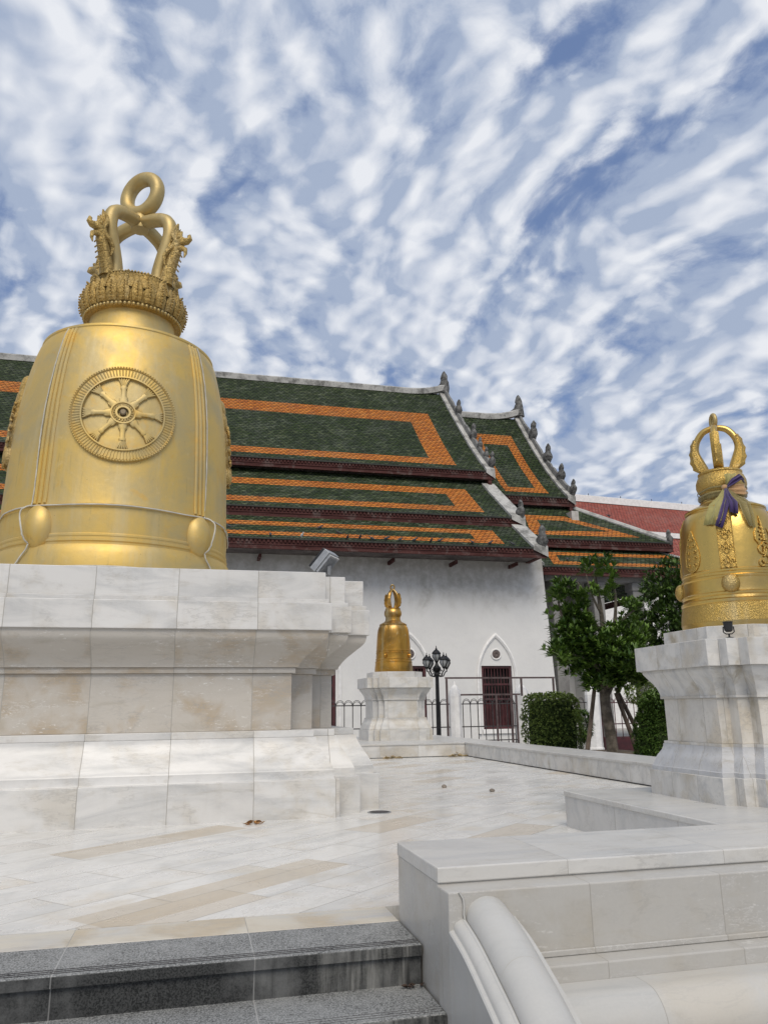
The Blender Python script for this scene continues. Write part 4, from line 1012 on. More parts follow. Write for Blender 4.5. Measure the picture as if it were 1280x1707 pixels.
# gable verges
def verge(pr, x, w0, w1, hgt=.16, wid_mat=None, both=True, s0=0):
    al = arclen(pr); n = 14; pts = [at_s(pr, s0+(al[-1]+.1-s0)*k/n) for k in range(n+1)]
    for sg in ((1, -1) if both else (1,)):
        m_ = MB(); lo = []
        for y, z in pts:
            yy = y if sg > 0 else 2*YR-y
            lo.append([(x-w0, yy, z-.05), (x-w0, yy, z+hgt), (x+w1, yy, z+hgt), (x+w1, yy, z-.35)])
        m_.loft(lo); tb(m_, 'verge', M_CEMENT, 30)
def crest(pr, x, s0, s1, h=.34):
    """weathered raised crest along the outer edge of the verge"""
    n = 40; m_ = MB(); lo = []; rnd = random.Random(int(x*10))
    for k in range(n+1):
        y, z = at_s(pr, s0+(s1-s0)*k/n); e = h*(.7+.5*rnd.random())
        lo.append([(x-.16, y, z+.14), (x-.12, y, z+.16+e), (x+.02, y, z+.16+e*.95), (x+.07, y, z-.2)])
    m_.loft(lo); tb(m_, 'verge_crest', M_CREST, 25)
verge(A1, XA, .42, .06); crest(A1, XA, .35, 9.9)
verge(B1, XB, .40, .06); crest(B1, XB, .35, 9.0)
verge(A2, XA, .62, .06, .13, s0=1.3); verge(A3, XA, .62, .06, .13, s0=.8)
# stub finials: a weathered leaf-shaped lump, bulging then pointed, leaning outwards
def finial(x, y, z, h, lean=0., seed=0):
    rnd = random.Random(seed); m_ = MB(); n = 9; prof = [(.22, -.14), (.30, .05), (.37, .20), (.36, .36), (.27, .50), (.19, .58), (.22, .68), (.20, .80), (.11, .92), (.04, .97)]
    lo = []
    for r, t in prof:
        lo.append([(x+(r*h*.62*cos(2*pi*k/n))*rnd.uniform(.85, 1.15), y-lean*t*h+(r*h*.95*sin(2*pi*k/n))*rnd.uniform(.82, 1.18), z+t*h*rnd.uniform(.97, 1.03)) for k in range(n)])
    m_.loft(lo); tb(m_, 'roof_finial', M_STONE, 45)
def ridge_finial(x, z, seed):
    m_ = MB(); rnd = random.Random(seed)
    pr = [(.34, -.4), (.33, 0.), (.30, .28), (.24, .5), (.26, .62), (.22, .8), (.12, 1.0), (.04, 1.1)]
    m_.loft([[(x+cos(2*pi*k/9)*r*.9*rnd.uniform(.85, 1.15)-.05, YR+sin(2*pi*k/9)*r*.9*rnd.uniform(.85, 1.15), z+t) for k in range(9)] for r, t in pr])
    m_.loft([[(x-.95+k*.12, YR-.18*(k/8), z-.35+.30*(k/8)**2), (x-.95+k*.12, YR, z-.15+.85*(k/8)**1.8), (x-.95+k*.12, YR+.18*(k/8), z-.35+.30*(k/8)**2)] for k in range(9)])
    tb(m_, 'roof_finial', M_STONE, 45)
ridge_finial(XA, 20.75, 1); ridge_finial(XB, 19.55, 2)
for s_, h in ((3.3, 1.15), (6.6, 1.15), (7.9, .85), (9.1, .8), (10.1, .95)):
    y, z = at_s(A1, s_); finial(XA, y, z+.2, h*.8, .25, int(s_*7))
for s_, h in ((2.7, 1.35), (5.4, 1.3), (7.6, 1.15), (9.3, .95)):
    y, z = at_s(B1, s_); finial(XB, y, z+.2, h*.85, .25, int(s_*9))
finial(XA-.1, 32.7, 9.65, .85, .1, 3); finial(XA-.1, 30.6, 7.8, 1.0, .1, 4); finial(23.35, 34.1, 9.0, .75, 0, 5); finial(25.1, 32.5, 7.3, .7, 0, 6)
# hip ridges of the porch
for a, b_ in (((19.7, 37.45, 11.55), (23.4, 34.05, 9.05)), ((22.3, 35.2, 8.85), (25.15, 32.45, 7.35)), ((15.35, 34.9, 8.95), (15.35, 32.35, 7.3))):
    m_ = MB(); m_.tube([a, b_], .17, 8); tb(m_, 'hip_ridge', M_CEMENT, 40)
# gable walls
def gable(x, pr, zb):
    m_ = MB(); pts = [(y, z-.1) for y, z in pr]+[(pr[-1][0], zb)]
    full = pts+[(2*YR-y, z) for y, z in reversed(pts)]
    m_.loft([[(x-.3, y, z) for y, z in full], [(x-.12, y, z) for y, z in full]]); tb(m_, 'gable_wall', M_FASCIA)
gable(XA, A1, 12.0); gable(XB, B1, 11.0)
for pr, zb in ((A2, 9.0), (A3, 7.3)):
    m_ = MB(); pts = [(y, z-.08) for y, z in pr]+[(pr[-1][0]+.1, zb), (pr[0][0], zb)]
    m_.loft([[(XA-.3, y, z) for y, z in pts], [(XA-.1, y, z) for y, z in pts]]); tb(m_, 'gable_wall', M_FASCIA)
# walls, with a slight batter at the corner, and lancet windows
WY = 32.
wins = [12.76, 8.87, 4.98, 1.09, -2.8, -6.7]
def lancet(cx, hw, z0, zs, za, n=10):
    """pointed arch outline, from lower left round to lower right"""
    H = za-zs; Rr = (H*H+hw*hw)/(2*hw)                       # arcs centred on the springing line
    left = []; amax = math.asin(min(1, H/Rr))
    for k in range(n+1):
        a = amax*k/n; left.append((cx-hw+Rr*(1-cos(a)), zs+Rr*sin(a)))
    rt = [(2*cx-x, z) for x, z in reversed(left[:-1])]
    return [(cx-hw, z0)]+left+rt+[(cx+hw, z0)]
# wall as a grid with real openings for the windows
def wall_with_openings(x0, x1, x1top, z0, z1, y, th):
    m_ = MB(); xsr = [x0]
    for c in sorted(wins): xsr += [c-.70, c+.70]
    xsr.append(x1); zs_ = [z0, .08, 2.73, z1]
    for i in range(len(xsr)-1):
        for j in range(3):
            if j == 1 and i % 2 == 1: continue
            last = i == len(xsr)-2
            tx = lambda z: x1+(x1top-x1)*(z-z0)/(z1-z0)
            a, b_ = xsr[i], xsr[i+1]; za, zb = zs_[j], zs_[j+1]
            pa = [(a, y, za), (tx(za) if last else b_, y, za), (tx(zb) if last else b_, y, zb), (a, y, zb)]
            m_.loft([pa, [(p[0], y+th, p[2]) for p in pa]])
    tb(m_, 'wall', M_PLASTER)
wall_with_openings(-30, 15.62, 15.2, GZ, 7.6, WY, .5)
m_ = MB(); m_.box(-30, 15.0, 54.2, 54.6, GZ, 7.6); m_.box(15.1, 15.5, WY+.6, 54.1, GZ, 7.6); m_.box(-30.4, -30.0, WY, 54.6, GZ, 7.6); tb(m_, 'wall', M_PLASTER)
m_ = MB(); m_.box(-30, 14.3, 37.6, 38.0, 7.7, 12.6); tb(m_, 'upper_wall', M_SOFFIT)
for c in wins:
    wn = MB(); out = lancet(c, .93, -.10, 2.25, 4.15); inn = lancet(c, .80, -.10, 2.25, 3.95); mid = lancet(c, .865, -.10, 2.25, 4.05)
    lo = [[(x, WY-.001, z) for x, z in out], [(x, WY-.07, z) for x, z in out], [(x, WY-.10, z) for x, z in mid], [(x, WY-.05, z) for x, z in inn], [(x, WY-.001, z) for x, z in inn]]
    wn.loft(lo, False, False); wo = tb(wn, 'window', M_WHITE, 30)
    m_ = MB(); m_.box(c-.76, c+.76, WY-.08, WY+.02, -.10, .078); m_.build('sill', M_WHITE, wo, 0, .01)
    m_ = MB(); fy = WY+.06
    for (a, b_, z0_, z1_) in ((c-.698, c-.58, .082, 2.728), (c+.58, c+.698, .082, 2.728), (c-.58, c+.58, .082, .19), (c-.58, c+.58, 2.62, 2.728), (c-.58, c+.58, 1.9, 1.98), (c-.58, c+.58, 1.28, 1.36)): m_.box(a, b_, fy, fy+.09, z0_, z1_)
    m_.build('frame', M_DARKWOOD, wo, 0, .006)
    m_ = MB()
    for k in range(8): xx = c-.5+k*1.0/7; m_.tube([(xx, fy+.05, .18), (xx, fy+.05, 2.63)], .024, 6)
    m_.build('window_bars', M_DARKWOOD, wo, 40)
    m_ = MB(); m_.box(c-.58, c+.58, fy+.12, fy+.16, .1, 1.30); m_.build('shutter', M_DARKWOOD, wo, 0)
    m_ = MB(); m_.box(c-.69, c+.69, fy+.28, fy+.32, .09, 2.72); m_.build('dark_opening', M_VOID, wo, 0)
    m_ = MB(); 
    for q in range(24):
        pass
    m_.tube([(c+.215*cos(2*pi*q/28), WY-.02, 3.22+.215*sin(2*pi*q/28)) for q in range(28)], .035, 8, True); m_.build('medallion_ring', M_WHITE, wo, 60)
    m_ = MB(); m_.loft([[(c+.19*cos(2*pi*q/24), y, 3.22+.19*sin(2*pi*q/24)) for q in range(24)] for y in (WY-.001, WY-.03)])
    for q in range(7):
        a = 2*pi*q/7; m_.ball((c+.09*cos(a), WY-.035, 3.22+.09*sin(a)), .05, 8, 5, 0, (1, .5, 1))
    m_.build('medallion', mat_cement('medallion_bronze', (.16, .13, .12), (.04, .035, .035), .7, 9) if c == wins[0] else bpy.data.materials['medallion_bronze'], wo, 50)
# porch on the right: columns, back wall, beam
for k, x in enumerate((16.35, 18.45, 20.55, 22.65, 24.5)):
    m_ = MB(); m_.box(x-.28, x+.28, 32.9, 33.46, GZ, 6.7); m_.box(x-.34, x+.34, 32.84, 33.52, 6.3, 6.7); tb(m_, 'column', M_GREYSTONE if k == 0 else M_COLW if k else M_GREYSTONE, 0, .03) if False else tb(m_, 'column', M_GREYSTONE, 0, .03)
m_ = MB(); m_.box(15.75, 25.0, 32.9, 33.5, 6.7, 6.98); tb(m_, 'porch_beam', M_GREYSTONE, 0)
m_ = MB(); m_.box(19.0, 19.4, 36, 50.5, GZ, 11); m_.box(15.5, 19.0, 37.0, 37.4, GZ, 9.); tb(m_, 'porch_wall', M_PLASTER, 0)

# pigeons along the lowest eave
def pigeon(mat, label, loc, rzz, sc):
    m_ = MB()
    m_.loft([[(0+x, r*cos(2*pi*k/8)*.9, z+r*sin(2*pi*k/8)) for k in range(8)] for x, z, r in ((-.20, .07, .012), (-.12, .09, .035), (-.04, .115, .062), (.04, .145, .065), (.09, .18, .045), (.115, .215, .032), (.14, .235, .034), (.165, .232, .022), (.195, .222, .006))])
    for s_ in (-1, 1): m_.tube([(0, .025*s_, .08), (.0, .028*s_, -.01)], .008, 5)
    o_ = m_.build('pigeon', mat, None, 60); o_.location = loc; o_.rotation_euler = (0, 0, rzz); o_.scale = (sc, sc, sc)
    return tag(o_, label, 'pigeon', 'pigeons perched along the lowest eave')
eav = at_s(A3, 3.30); rnd = random.Random(4)
p0 = None
for i, (x, s_) in enumerate(((1.1, 2.5), (2.75, 3.3), (4.9, 2.2), (5.6, 2.75), (5.9, 3.3), (6.45, 3.2), (6.95, 3.32), (7.6, 3.2), (8.15, 3.3), (8.8, 3.25), (9.5, 3.3), (9.95, 3.2), (11.35, 3.3), (12.2, 3.25), (13.2, 3.3))):
    y, z = at_s(A3, s_); lc = (x, y, z+.0); a = rnd.choice((.3, 2.9, 1.7, -1.4, .1, 3.3))
    if p0 is None: p0 = pigeon(M_BUD, 'small dark pigeon perched near the edge of the lowest tiled eave', lc, a, .8)
    else: dup(p0, lc, a)
y, z = at_s(A3, 3.28); o_ = pigeon(M_BUDW, 'only white pigeon among the dark ones on the lowest eave', (4.02, y, z), -1.2, .85)
for i, (x, y, z) in enumerate(((21.2, 36.07, 10.75),)): o_ = dup(p0, (x, y, z), 2.0, 'dark pigeon standing alone on the sloping hip ridge of the porch roof', 'pigeons on the porch roof')
for i, (x, s_) in enumerate(((17.0, 3.0), (21.7, 3.2))):
    d = Vector((32.4-35.5, 7.3-9.3)).normalized(); dup(p0, (x, 35.5+d.x*s_, 9.3+d.y*s_), 1.+i, ['dark pigeon on the left of the lowest porch roof, above the tree', 'dark pigeon on the right of the lowest porch roof, beside the bushy tree'][i], 'pigeons on the porch roof')

# ------------------------------------------------------------------ the red-roofed hall behind
red = thing('red_roof_hall', 'long building behind with red tiled roof and white ridge cap', 'building', (32.5, 60, GZ), radians(5.9))
def rslope(name, pts, uvs): m_ = MB(); m_.add(pts, [(0, 1, 2, 3)]); return m_.build(name, M_RED, red, 0, recalc=False, uv=uvs)
H = 19.05+.64
rslope('upper_roof', [(-12, 0, H-.45), (45, 0, H-.45), (45, -5.0, H-4.1), (-12, -5.0, H-4.1)], [(0, 0), (57, 0), (57, 6.2), (0, 6.2)])
rslope('upper_roof', [(-12, 0, H-.45), (45, 0, H-.45), (45, 5.0, H-4.1), (-12, 5.0, H-4.1)], [(0, 0), (57, 0), (57, 6.2), (0, 6.2)])
rslope('lower_roof', [(-12, -4.8, H-4.5), (45, -4.8, H-4.5), (45, -8.0, H-6.8), (-12, -8.0, H-6.8)], [(0, 0), (57, 0), (57, 3.9), (0, 3.9)])
rslope('lower_roof', [(-12, 4.8, H-4.5), (45, 4.8, H-4.5), (45, 8.0, H-6.8), (-12, 8.0, H-6.8)], [(0, 0), (57, 0), (57, 3.9), (0, 3.9)])
m_ = MB(); m_.box(-12, 45, -.25, .25, H-.55, H+.05); m_.box(-12, 45, -.12, .12, H+.051, H+.12); m_.build('ridge_cap', M_WHITE, red, 0)
m_ = MB(); m_.box(-12, 45, -5.02, -4.6, H-4.55, H-4.12); m_.build('eave_band', M_WHITE, red, 0)
m_ = MB(); m_.box(-11.5, 44.5, -6.9, 6.9, 0, H-6.3); m_.build('wall', M_WHITE, red, 0)
for k in range(9):
    m_ = MB(); m_.tube([(1+k*3.4, 0, H+.1), (1+k*3.4, 0, H+.32)], .035, 6); m_.build('ridge_spike', M_IRON, red, 0)

# ------------------------------------------------------------------ street lamp
lamp = thing('street_lamp', 'black cast iron lamp post with five lanterns in front of the white wall', 'street lamp', (7.22, 23.0, GZ))
m_ = MB(); m_.lathe([(.16, 0), (.16, .12), (.11, .16), (.09, .5), (.11, .54), (.075, .62), (.065, .9), (.055, 2.6), (.075, 2.62), (.06, 2.68), (.12, 2.76), (.13, 2.82), (.06, 2.9), (.03, 3.0)], 16); m_.build('post', M_IRON, lamp, 35)
M_GLASS = plain('lantern_glass', (.30, .31, .31), .25, 0, .1, 10)
def lantern(x, y, z, s_=1.):
    m_ = MB(); f = lambda pr: [(r*s_, q*s_) for r, q in pr]
    m_.lathe(f([(.02, 0), (.05, .02), (.06, .06), (.055, .065)]), 8, (x, y, z)); m_.lathe(f([(.135, .26), (.14, .28), (.10, .33), (.06, .37), (.03, .39), (.035, .41), (.012, .43), (.015, .46), (.003, .50)]), 8, (x, y, z))
    for k in range(6):
        a = 2*pi*k/6; m_.tube([(x+.055*s_*cos(a), y+.055*s_*sin(a), z+.06*s_), (x+.125*s_*cos(a), y+.125*s_*sin(a), z+.18*s_), (x+.115*s_*cos(a), y+.115*s_*sin(a), z+.265*s_)], .010*s_, 5)
    o_ = m_.build('lantern', M_IRON, lamp, 30)
    m_ = MB(); m_.lathe(f([(.05, .062), (.112, .18), (.10, .262)]), 12, (x, y, z)); m_.build('glass', M_GLASS, o_, 40)
for k in range(4):
    a = radians(18+k*90); x, y = .37*cos(a), .37*sin(a)
    m_ = MB(); m_.tube([(x*q, y*q, zz_) for q, zz_ in ((.1, 2.66), (.35, 2.56), (.65, 2.58), (.85, 2.70), (1, 2.72), (1, 2.78))], .020, 6)
    m_.tube([(x*(.45+.16*cos(t)), y*(.45+.16*cos(t)), 2.70+.065*sin(t)) for t in [q*.6 for q in range(9)]], .012, 5)
    m_.build('arm', M_IRON, lamp, 50); lantern(x, y, 2.78)
lantern(0, 0, 2.97, 1.05)

# ------------------------------------------------------------------ fence: white pillars, iron panels, steel frame
for i, (x, wd, lab) in enumerate(((3.8, .42, ''), (6.3, .42, ''), (8.78, .40, 'white octagonal fence pillar with pointed cap just right of the lamp post'), (11.25, .48, 'white octagonal fence pillar with pointed cap left of the clipped hedge'), (13.98, .48, 'white fence pillar behind the propped tree trunk'), (16.5, .48, ''))):
    if not lab: continue
    p = thing('fence_pillar', lab, 'pillar', (x, 26, GZ), 0, 'white pillars of the courtyard fence')
    o8 = lambda r: [(r*cos(pi/8+k*pi/4)*1.08, r*sin(pi/8+k*pi/4)*1.08) for k in range(8)]
    r = wd/2
    m_ = MB(); m_.loft([[(a, b_, z) for a, b_ in o8(q)] for q, z in ((r*1.15, 0), (r*1.15, .18), (r, .2), (r, 2.0))]); m_.build('shaft', M_WHITE, p, 25)
    m_ = MB(); m_.loft([[(a, b_, z) for a, b_ in o8(q)] for q, z in ((r*1.02, 2.0005), (r*.98, 2.10), (r*.80, 2.22), (r*.45, 2.34), (r*.2, 2.40), (r*.16, 2.47), (.01, 2.53))]); m_.build('cap', M_WHITE, p, 25)
def iron_panel(label, x0, x1, y, z0, z1, mat, base=False):
    p = thing('fence_panel', label, 'fence', ((x0+x1)/2, y, GZ), 0, 'iron panels of the courtyard fence'); ox = (x0+x1)/2
    n = max(2, round((x1-x0)/.27)); st_ = (x1-x0)/n; z0 -= GZ; z1 -= GZ
    for k in range(n+1):
        xx = x0+k*st_-ox; m_ = MB(); m_.tube([(xx, 0, z0), (xx, 0, z1-.16)], .015, 6); m_.build('bar', mat, p, 40)
    m_ = MB()
    for k in range(n):
        xa = x0+k*st_-ox
        for q in (0, .045): m_.tube([(xa+st_/2+(st_/2)*cos(pi-pi*t/8)*(1-q), 0, z1-.16-q+.16*sin(pi*t/8)) for t in range(9)], .010, 5)
        m_.tube([(xa+st_/2+(st_/2)*cos(pi-pi*t/8), 0, z0+.14-.16*sin(pi*t/8)) for t in range(9)], .010, 5)
    m_.build('scroll_hoops', mat, p, 50)
    for z in (z0+.6, z1-.17, z0+.14): m_ = MB(); m_.box(x0-ox-.08, x1-ox+.08, -.018, .018, z-.018, z+.018); m_.build('rail', mat, p, 0)
    if base: m_ = MB(); m_.box(x0-ox, x1-ox, -.05, .05, .0, z0+.12); m_.build('base_rail', M_MAROON, p, 0, .01)
iron_panel('grey iron fence panel with hooped top between the two octagonal pillars', 9.06, 10.96, 26, -.25, 1.28, M_IRONGREY)
iron_panel('grey iron fence panel behind the lamp post and the small far pedestal', 6.55, 8.52, 26, -.25, 1.28, M_IRONGREY)
iron_panel('grey iron fence panel seen left of the small far pedestal', 4.05, 6.05, 26, -.25, 1.27, M_IRONGREY)
iron_panel('grey iron fence panel behind the clipped hedge', 11.55, 13.65, 26, -.25, 1.28, M_IRONGREY)
iron_panel('dark iron fence panel with maroon base rail behind the propped tree', 14.3, 16.9, 25.98, -.25, 1.26, M_MAROON, True)
fr = thing('steel_frame', 'brown square tube frame with high rail standing across the arched window', 'frame', (10.4, 25.5, GZ))
fx = lambda a: a*25.5/26-10.4
for x, z0_, z1_ in ((8.5, .0, 2.58), (10.85, 0, 2.58), (11.27, 2.0, 2.58), (12.5, 0, 2.58)): m_ = MB(); m_.box(fx(x)-.03, fx(x)+.03, -.03, .03, z0_, z1_); m_.build('post', M_BROWNSTEEL, fr, 0)
for x0_, x1_, z in ((8.45, 12.55, 2.61), (9.0, 11.2, 2.05), (11.5, 11.85, 2.02)): m_ = MB(); m_.box(fx(x0_), fx(x1_), -.028, .028, z-.028, z+.028); m_.build('rail', M_BROWNSTEEL, fr, 0)
for x, z0_, z1_ in ((10.3, 0, 2.02), (11.05, .1, 2.02)): m_ = MB(); m_.box(fx(x)-.028, fx(x)+.028, -.025, .025, z0_, z1_); m_.build('stile', M_BROWNSTEEL, fr, 0)

# ------------------------------------------------------------------ planting
def leaf_tuft(mb, c, d, n, ln, wd, rnd, spread=.9, droop=.25):
    """a whorl of n narrow leaves round direction d at point c"""
    d = d.normalized(); a = d.orthogonal().normalized(); b_ = d.cross(a)
    for k in range(n):
        t = 2*pi*k/n+rnd.uniform(-.4, .4); e = rnd.uniform(.35, 1.)*spread
        dirv = (d+(a*cos(t)+b_*sin(t))*e*1.5).normalized(); l = ln*rnd.uniform(.65, 1.15); w_ = wd*rnd.uniform(.75, 1.2)
        sdv = dirv.cross(Vector((0, 0, 1))+d*.3); sdv = sdv.normalized() if sdv.length > 1e-3 else a
        nn = sdv.cross(dirv)
        p0_ = c; p1_ = c+dirv*l*.5+nn*l*.04; p2_ = c+dirv*l-Vector((0, 0, droop*l*rnd.random()))
        mb.add([p0_, p1_+sdv*w_*.5, p1_-nn*w_*.15, p1_-sdv*w_*.5, p2_], [(0, 1, 2), (0, 2, 3), (1, 4, 2), (2, 4, 3)])
def limb(mb, pts, r0, r1, n=8):
    P_ = spline(pts, 5); mb.tube(P_, [r0+(r1-r0)*i/(len(P_)-1) for i in range(len(P_))], n)

tree = thing('propped_tree', 'small tree with glossy leaf tufts and bare twigs, held by wooden props', 'tree', (8.40, 15.0, -.3))
T0 = Vector((-8.40, -15., .3)); rnd = random.Random(11)
tk = MB(); Z = lambda x, z, y=15.: tuple(Vector((x, y, z))+T0)
limb(tk, [Z(8.45, -.3), Z(8.42, .4), Z(8.36, 1.0), Z(8.38, 1.35)], .125, .095, 10)
tk.build('trunk', M_BARK, tree, 50)
limbs = [([(8.36, 1.1, 15), (8.20, 1.6, 14.9), (7.85, 2.1, 14.7), (7.4, 2.5, 14.6), (7.25, 3.1, 14.6)], .08, .02),
         ([(8.38, 1.25, 15), (8.45, 1.9, 15.1), (8.5, 2.7, 15.1), (8.45, 3.4, 15.1), (8.4, 3.95, 15.1)], .09, .018),
         ([(8.38, 1.2, 15), (8.7, 1.6, 15.1), (9.0, 2.1, 15.2), (9.15, 2.9, 15.3)], .08, .02),
         ([(8.45, 1.9, 15.1), (8.7, 2.6, 15.0), (8.75, 3.3, 14.9), (8.65, 3.9, 14.9)], .06, .012),
         ([(8.5, 2.4, 15.1), (8.1, 2.9, 14.9), (7.95, 3.3, 14.8), (7.82, 3.55, 14.8)], .045, .012),
         ([(8.5, 2.9, 15.1), (8.25, 3.3, 15.0), (8.15, 3.75, 15.0)], .035, .01),
         ([(8.7, 2.6, 15.), (9.0, 2.9, 14.8), (9.2, 3.05, 14.7)], .03, .01),
         ([(8.3, 1.35, 15), (8.0, 1.7, 14.5), (7.6, 1.9, 14.3), (7.2, 2.0, 14.2), (6.85, 2.05, 14.2)], .05, .012),
         ([(8.38, 1.3, 15), (8.45, 1.8, 14.5), (8.5, 2.0, 14.2)], .05, .012),
         ([(8.38, 1.3, 15), (8.8, 1.7, 14.6), (9.0, 1.9, 14.4)], .05, .012)]
for p_, r0, r1 in limbs: m_ = MB(); limb(m_, [Z(x, z, y) for x, z, y in p_], r0, r1, 7); m_.build('limb', M_BARK, tree, 50)
cr = MB()
# clumps of foliage: (x, z, y, rx, rz, tufts)
clumps = [(7.45, 3.30, 14.6, .32, .28, 34), (7.25, 3.22, 14.5, .25, .18, 14), (7.55, 2.85, 14.6, .24, .25, 18), (7.5, 2.4, 14.6, .42, .32, 46), (7.2, 2.1, 14.3, .35, .2, 22), (6.9, 2.08, 14.2, .2, .09, 8),
          (7.75, 2.0, 14.5, .45, .3, 46), (8.0, 1.75, 14.5, .5, .28, 50), (7.5, 1.75, 14.5, .25, .22, 16), (8.5, 1.85, 14.3, .5, .35, 60), (8.9, 2.0, 14.6, .42, .4, 44), (8.35, 1.50, 14.8, .60, .24, 56), (7.95, 1.42, 14.6, .38, .2, 26), (8.75, 1.42, 14.6, .36, .2, 24), (8.2, 2.05, 14.7, .45, .35, 40), (8.75, 2.35, 14.8, .4, .35, 30), (7.7, 2.65, 14.6, .3, .3, 20), (7.3, 2.75, 14.6, .28, .25, 18), (7.65, 2.25, 14.4, .5, .3, 40), (7.35, 1.9, 14.4, .35, .2, 24), (8.15, 1.95, 14.3, .5, .3, 36), (8.65, 1.65, 14.4, .5, .25, 36), (7.8, 3.0, 14.7, .22, .2, 12), (7.05, 1.95, 14.2, .28, .16, 14), (9.1, 2.5, 15.0, .4, .4, 36), (9.2, 2.05, 15.1, .35, .4, 34),
          (8.35, 3.95, 15.1, .22, .22, 18), (8.62, 3.85, 14.9, .2, .28, 20), (8.25, 3.35, 15, .22, .16, 9), (8.62, 3.35, 14.9, .16, .2, 9), (8.45, 2.45, 14.9, .22, .2, 12), (8.05, 2.65, 14.8, .2, .18, 8), (9.0, 3.0, 14.8, .25, .2, 10), (7.85, 2.35, 14.6, .3, .25, 20), (8.9, 1.6, 14.7, .35, .22, 22)]
for x, z, y, rx, rz_, n in clumps:
    for k in range(int(n*1.25)):
        v = Vector((rnd.gauss(0, 1), rnd.gauss(0, 1), rnd.gauss(0, 1))).normalized()*rnd.uniform(.4, 1.08)
        c = Vector((x+v.x*rx, y+v.y*rx, z+v.z*rz_))+T0
        leaf_tuft(cr, c, Vector((v.x*.7, v.y*.7-.1, v.z*.4+.75)), rnd.randint(8, 12), .21, .064, rnd)
cr.build('foliage', M_LEAF, tree, 0, recalc=False)
for lab, a, b_ in (('wooden prop leaning against the tree on its left', (7.72, 14.9, -.29), (8.12, 14.97, 1.35)), ('wooden prop against the tree on its right, steep and dark', (8.92, 14.7, -.29), (8.56, 14.9, 1.25)), ('long pale wooden prop leaning far to the right of the tree', (9.42, 15.1, -.29), (8.66, 15.05, 1.35))):
    m_ = MB(); m_.tube([a, tuple((Vector(a)+Vector(b_))/2+Vector((.01, 0, .01))), b_], [.05, .047, .042], 8); tag(m_.build('wooden_prop', M_PROP, None, 50), lab, 'prop', 'wooden props round the tree')

def bush(name, label, cat, loc, shape, n, ln, wd, mat, seed, stem=True, tufts=6, parts=()):
    """shape(rnd) -> (point, outward direction) relative to loc"""
    b_ = thing(name, label, cat, loc); rnd = random.Random(seed); m_ = MB()
    for k in range(n):
        p_, d = shape(rnd); leaf_tuft(m_, p_, d+Vector((0, 0, .25)), tufts, ln, wd, rnd, 1.1, .1)
    m_.build('foliage', mat, b_, 0, recalc=False)
    m_ = MB()
    for pts, r0, r1 in parts: limb(m_, pts, r0, r1, 7)
    if parts: m_.build('stem', M_BARK, b_, 50)
    return b_
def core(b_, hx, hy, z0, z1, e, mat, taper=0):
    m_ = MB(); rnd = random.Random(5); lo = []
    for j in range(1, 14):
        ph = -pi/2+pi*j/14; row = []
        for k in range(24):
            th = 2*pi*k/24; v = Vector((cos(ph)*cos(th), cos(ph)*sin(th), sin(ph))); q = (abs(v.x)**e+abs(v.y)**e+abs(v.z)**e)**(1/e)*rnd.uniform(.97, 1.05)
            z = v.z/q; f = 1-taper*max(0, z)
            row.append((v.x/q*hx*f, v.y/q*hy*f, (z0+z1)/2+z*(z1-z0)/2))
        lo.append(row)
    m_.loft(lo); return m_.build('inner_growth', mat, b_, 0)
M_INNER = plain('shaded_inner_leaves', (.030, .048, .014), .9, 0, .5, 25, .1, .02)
def boxy(hx, hy, z0, z1, e=5.):
    def f(r):
        while True:
            v = Vector((r.uniform(-1, 1), r.uniform(-1, 1), r.uniform(-1, 1))); q = (abs(v.x)**e+abs(v.y)**e+abs(v.z)**e)**(1/e)
            if q > .05: break
        s_ = r.uniform(.86, 1.02) if r.random() < .8 else r.uniform(.5, .9)
        u = v/q*s_*(1+.03*sin(v.x*7)+.03*sin(v.z*9+1))
        return Vector((u.x*hx, u.y*hy, (z0+z1)/2+u.z*(z1-z0)/2)), v.normalized()
    return f
hg = bush('clipped_hedge', 'box shaped clipped green hedge left of the propped tree', 'hedge', (8.07, 17.0, -.3), boxy(.58, .56, .05, 1.57, 5.), 3000, .062, .036, M_LEAF3, 21, tufts=5, parts=[([(0, 0, 0), (0, 0, .8)], .05, .03), ([(.2, .1, 0), (.25, .1, .7)], .04, .02)])
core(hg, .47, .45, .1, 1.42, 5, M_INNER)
cs = bush('conical_shrub', 'tapered dark green shrub beside the ribbon bell pedestal', 'shrub', (8.33, 13.0, -.3), lambda r, f=boxy(1, 1, 0, 1.55, 2.6): (lambda pd: (Vector((pd[0].x*(.56-.22*max(0, pd[0].z)/1.55), pd[0].y*(.5-.2*max(0, pd[0].z)/1.55), pd[0].z)), pd[1]))(f(r)), 1900, .09, .034, M_LEAF2, 22, tufts=6, parts=[([(0, 0, 0), (0, 0, 1.0)], .05, .02)])
core(cs, .44, .40, .05, 1.42, 2.6, M_INNER, .45)
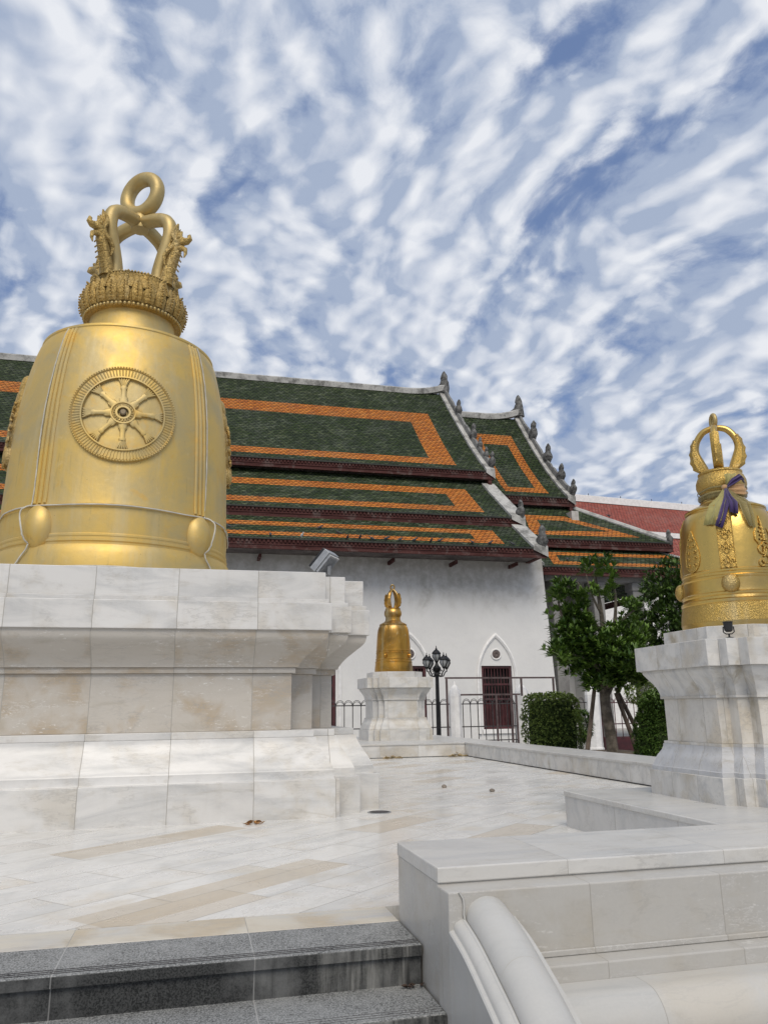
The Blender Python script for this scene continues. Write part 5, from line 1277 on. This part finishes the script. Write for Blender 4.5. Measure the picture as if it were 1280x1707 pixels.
bush('topiary_ball', 'round clipped topiary ball behind the tapered shrub', 'topiary', (10.5, 17.0, -.3), lambda r, f=boxy(.40, .40, 1.30, 1.82, 2.3): f(r), 700, .055, .03, M_LEAF3, 23, tufts=5, parts=[([(0, 0, 0), (0, 0, 1.5)], .05, .04)])
def blob(cl):
    tot = sum(c[5] for c in cl)
    def f(r):
        q = r.uniform(0, tot)
        for c in cl:
            q -= c[5]
            if q <= 0: break
        v = Vector((r.gauss(0, 1), r.gauss(0, 1), r.gauss(0, 1))).normalized()*r.uniform(.5, 1.05)
        return Vector((c[0]+v.x*c[3], c[1]+v.y*c[3], c[2]+v.z*c[4])), v+Vector((0, 0, .5))
    return f
bush('bushy_tree', 'dense dark bushy tree behind the ribbon bell, under the porch eave', 'tree', (12.9, 19.0, -.3),
     blob([(.35, 0, 5.0, .6, .40, 1.), (-.2, -.1, 4.6, .65, .45, 1.2), (.4, -.2, 4.3, .7, .5, 1.4), (-.75, 0, 3.95, .6, .45, 1.2), (-.1, -.3, 3.8, .7, .5, 1.4), (.5, -.2, 3.5, .7, .5, 1.3), (-1.1, 0, 3.4, .45, .4, .9), (-.5, -.3, 3.2, .6, .45, 1.1), (.1, -.2, 2.9, .7, .4, 1.1), (-.9, .1, 2.75, .45, .35, .7), (.9, 0, 4.4, .7, .7, 1.), (1.0, 0, 3.2, .7, .6, 1.), (-.35, 0, 2.55, .5, .25, .6)]), 1500, .20, .06, M_LEAF2, 24, tufts=8,
     parts=[([(0, 0, 0), (.05, 0, 1.5), (-.1, 0, 3.)], .13, .06), ([(0, 0, 1.5), (.4, 0, 2.8), (.4, 0, 4.)], .08, .03), ([(0, 0, 1.8), (-.6, 0, 2.6), (-.8, 0, 3.6)], .06, .02)])
bush('potted_shrub', 'small dark shrub seen between the hedge and the white pillar', 'shrub', (10.05, 19.5, -.64), lambda r, f=boxy(.32, .3, .75, 1.5, 2.2): f(r), 260, .13, .04, M_LEAF2, 25, tufts=6, parts=[([(0, 0, 0), (0, 0, 1.2)], .04, .02)])
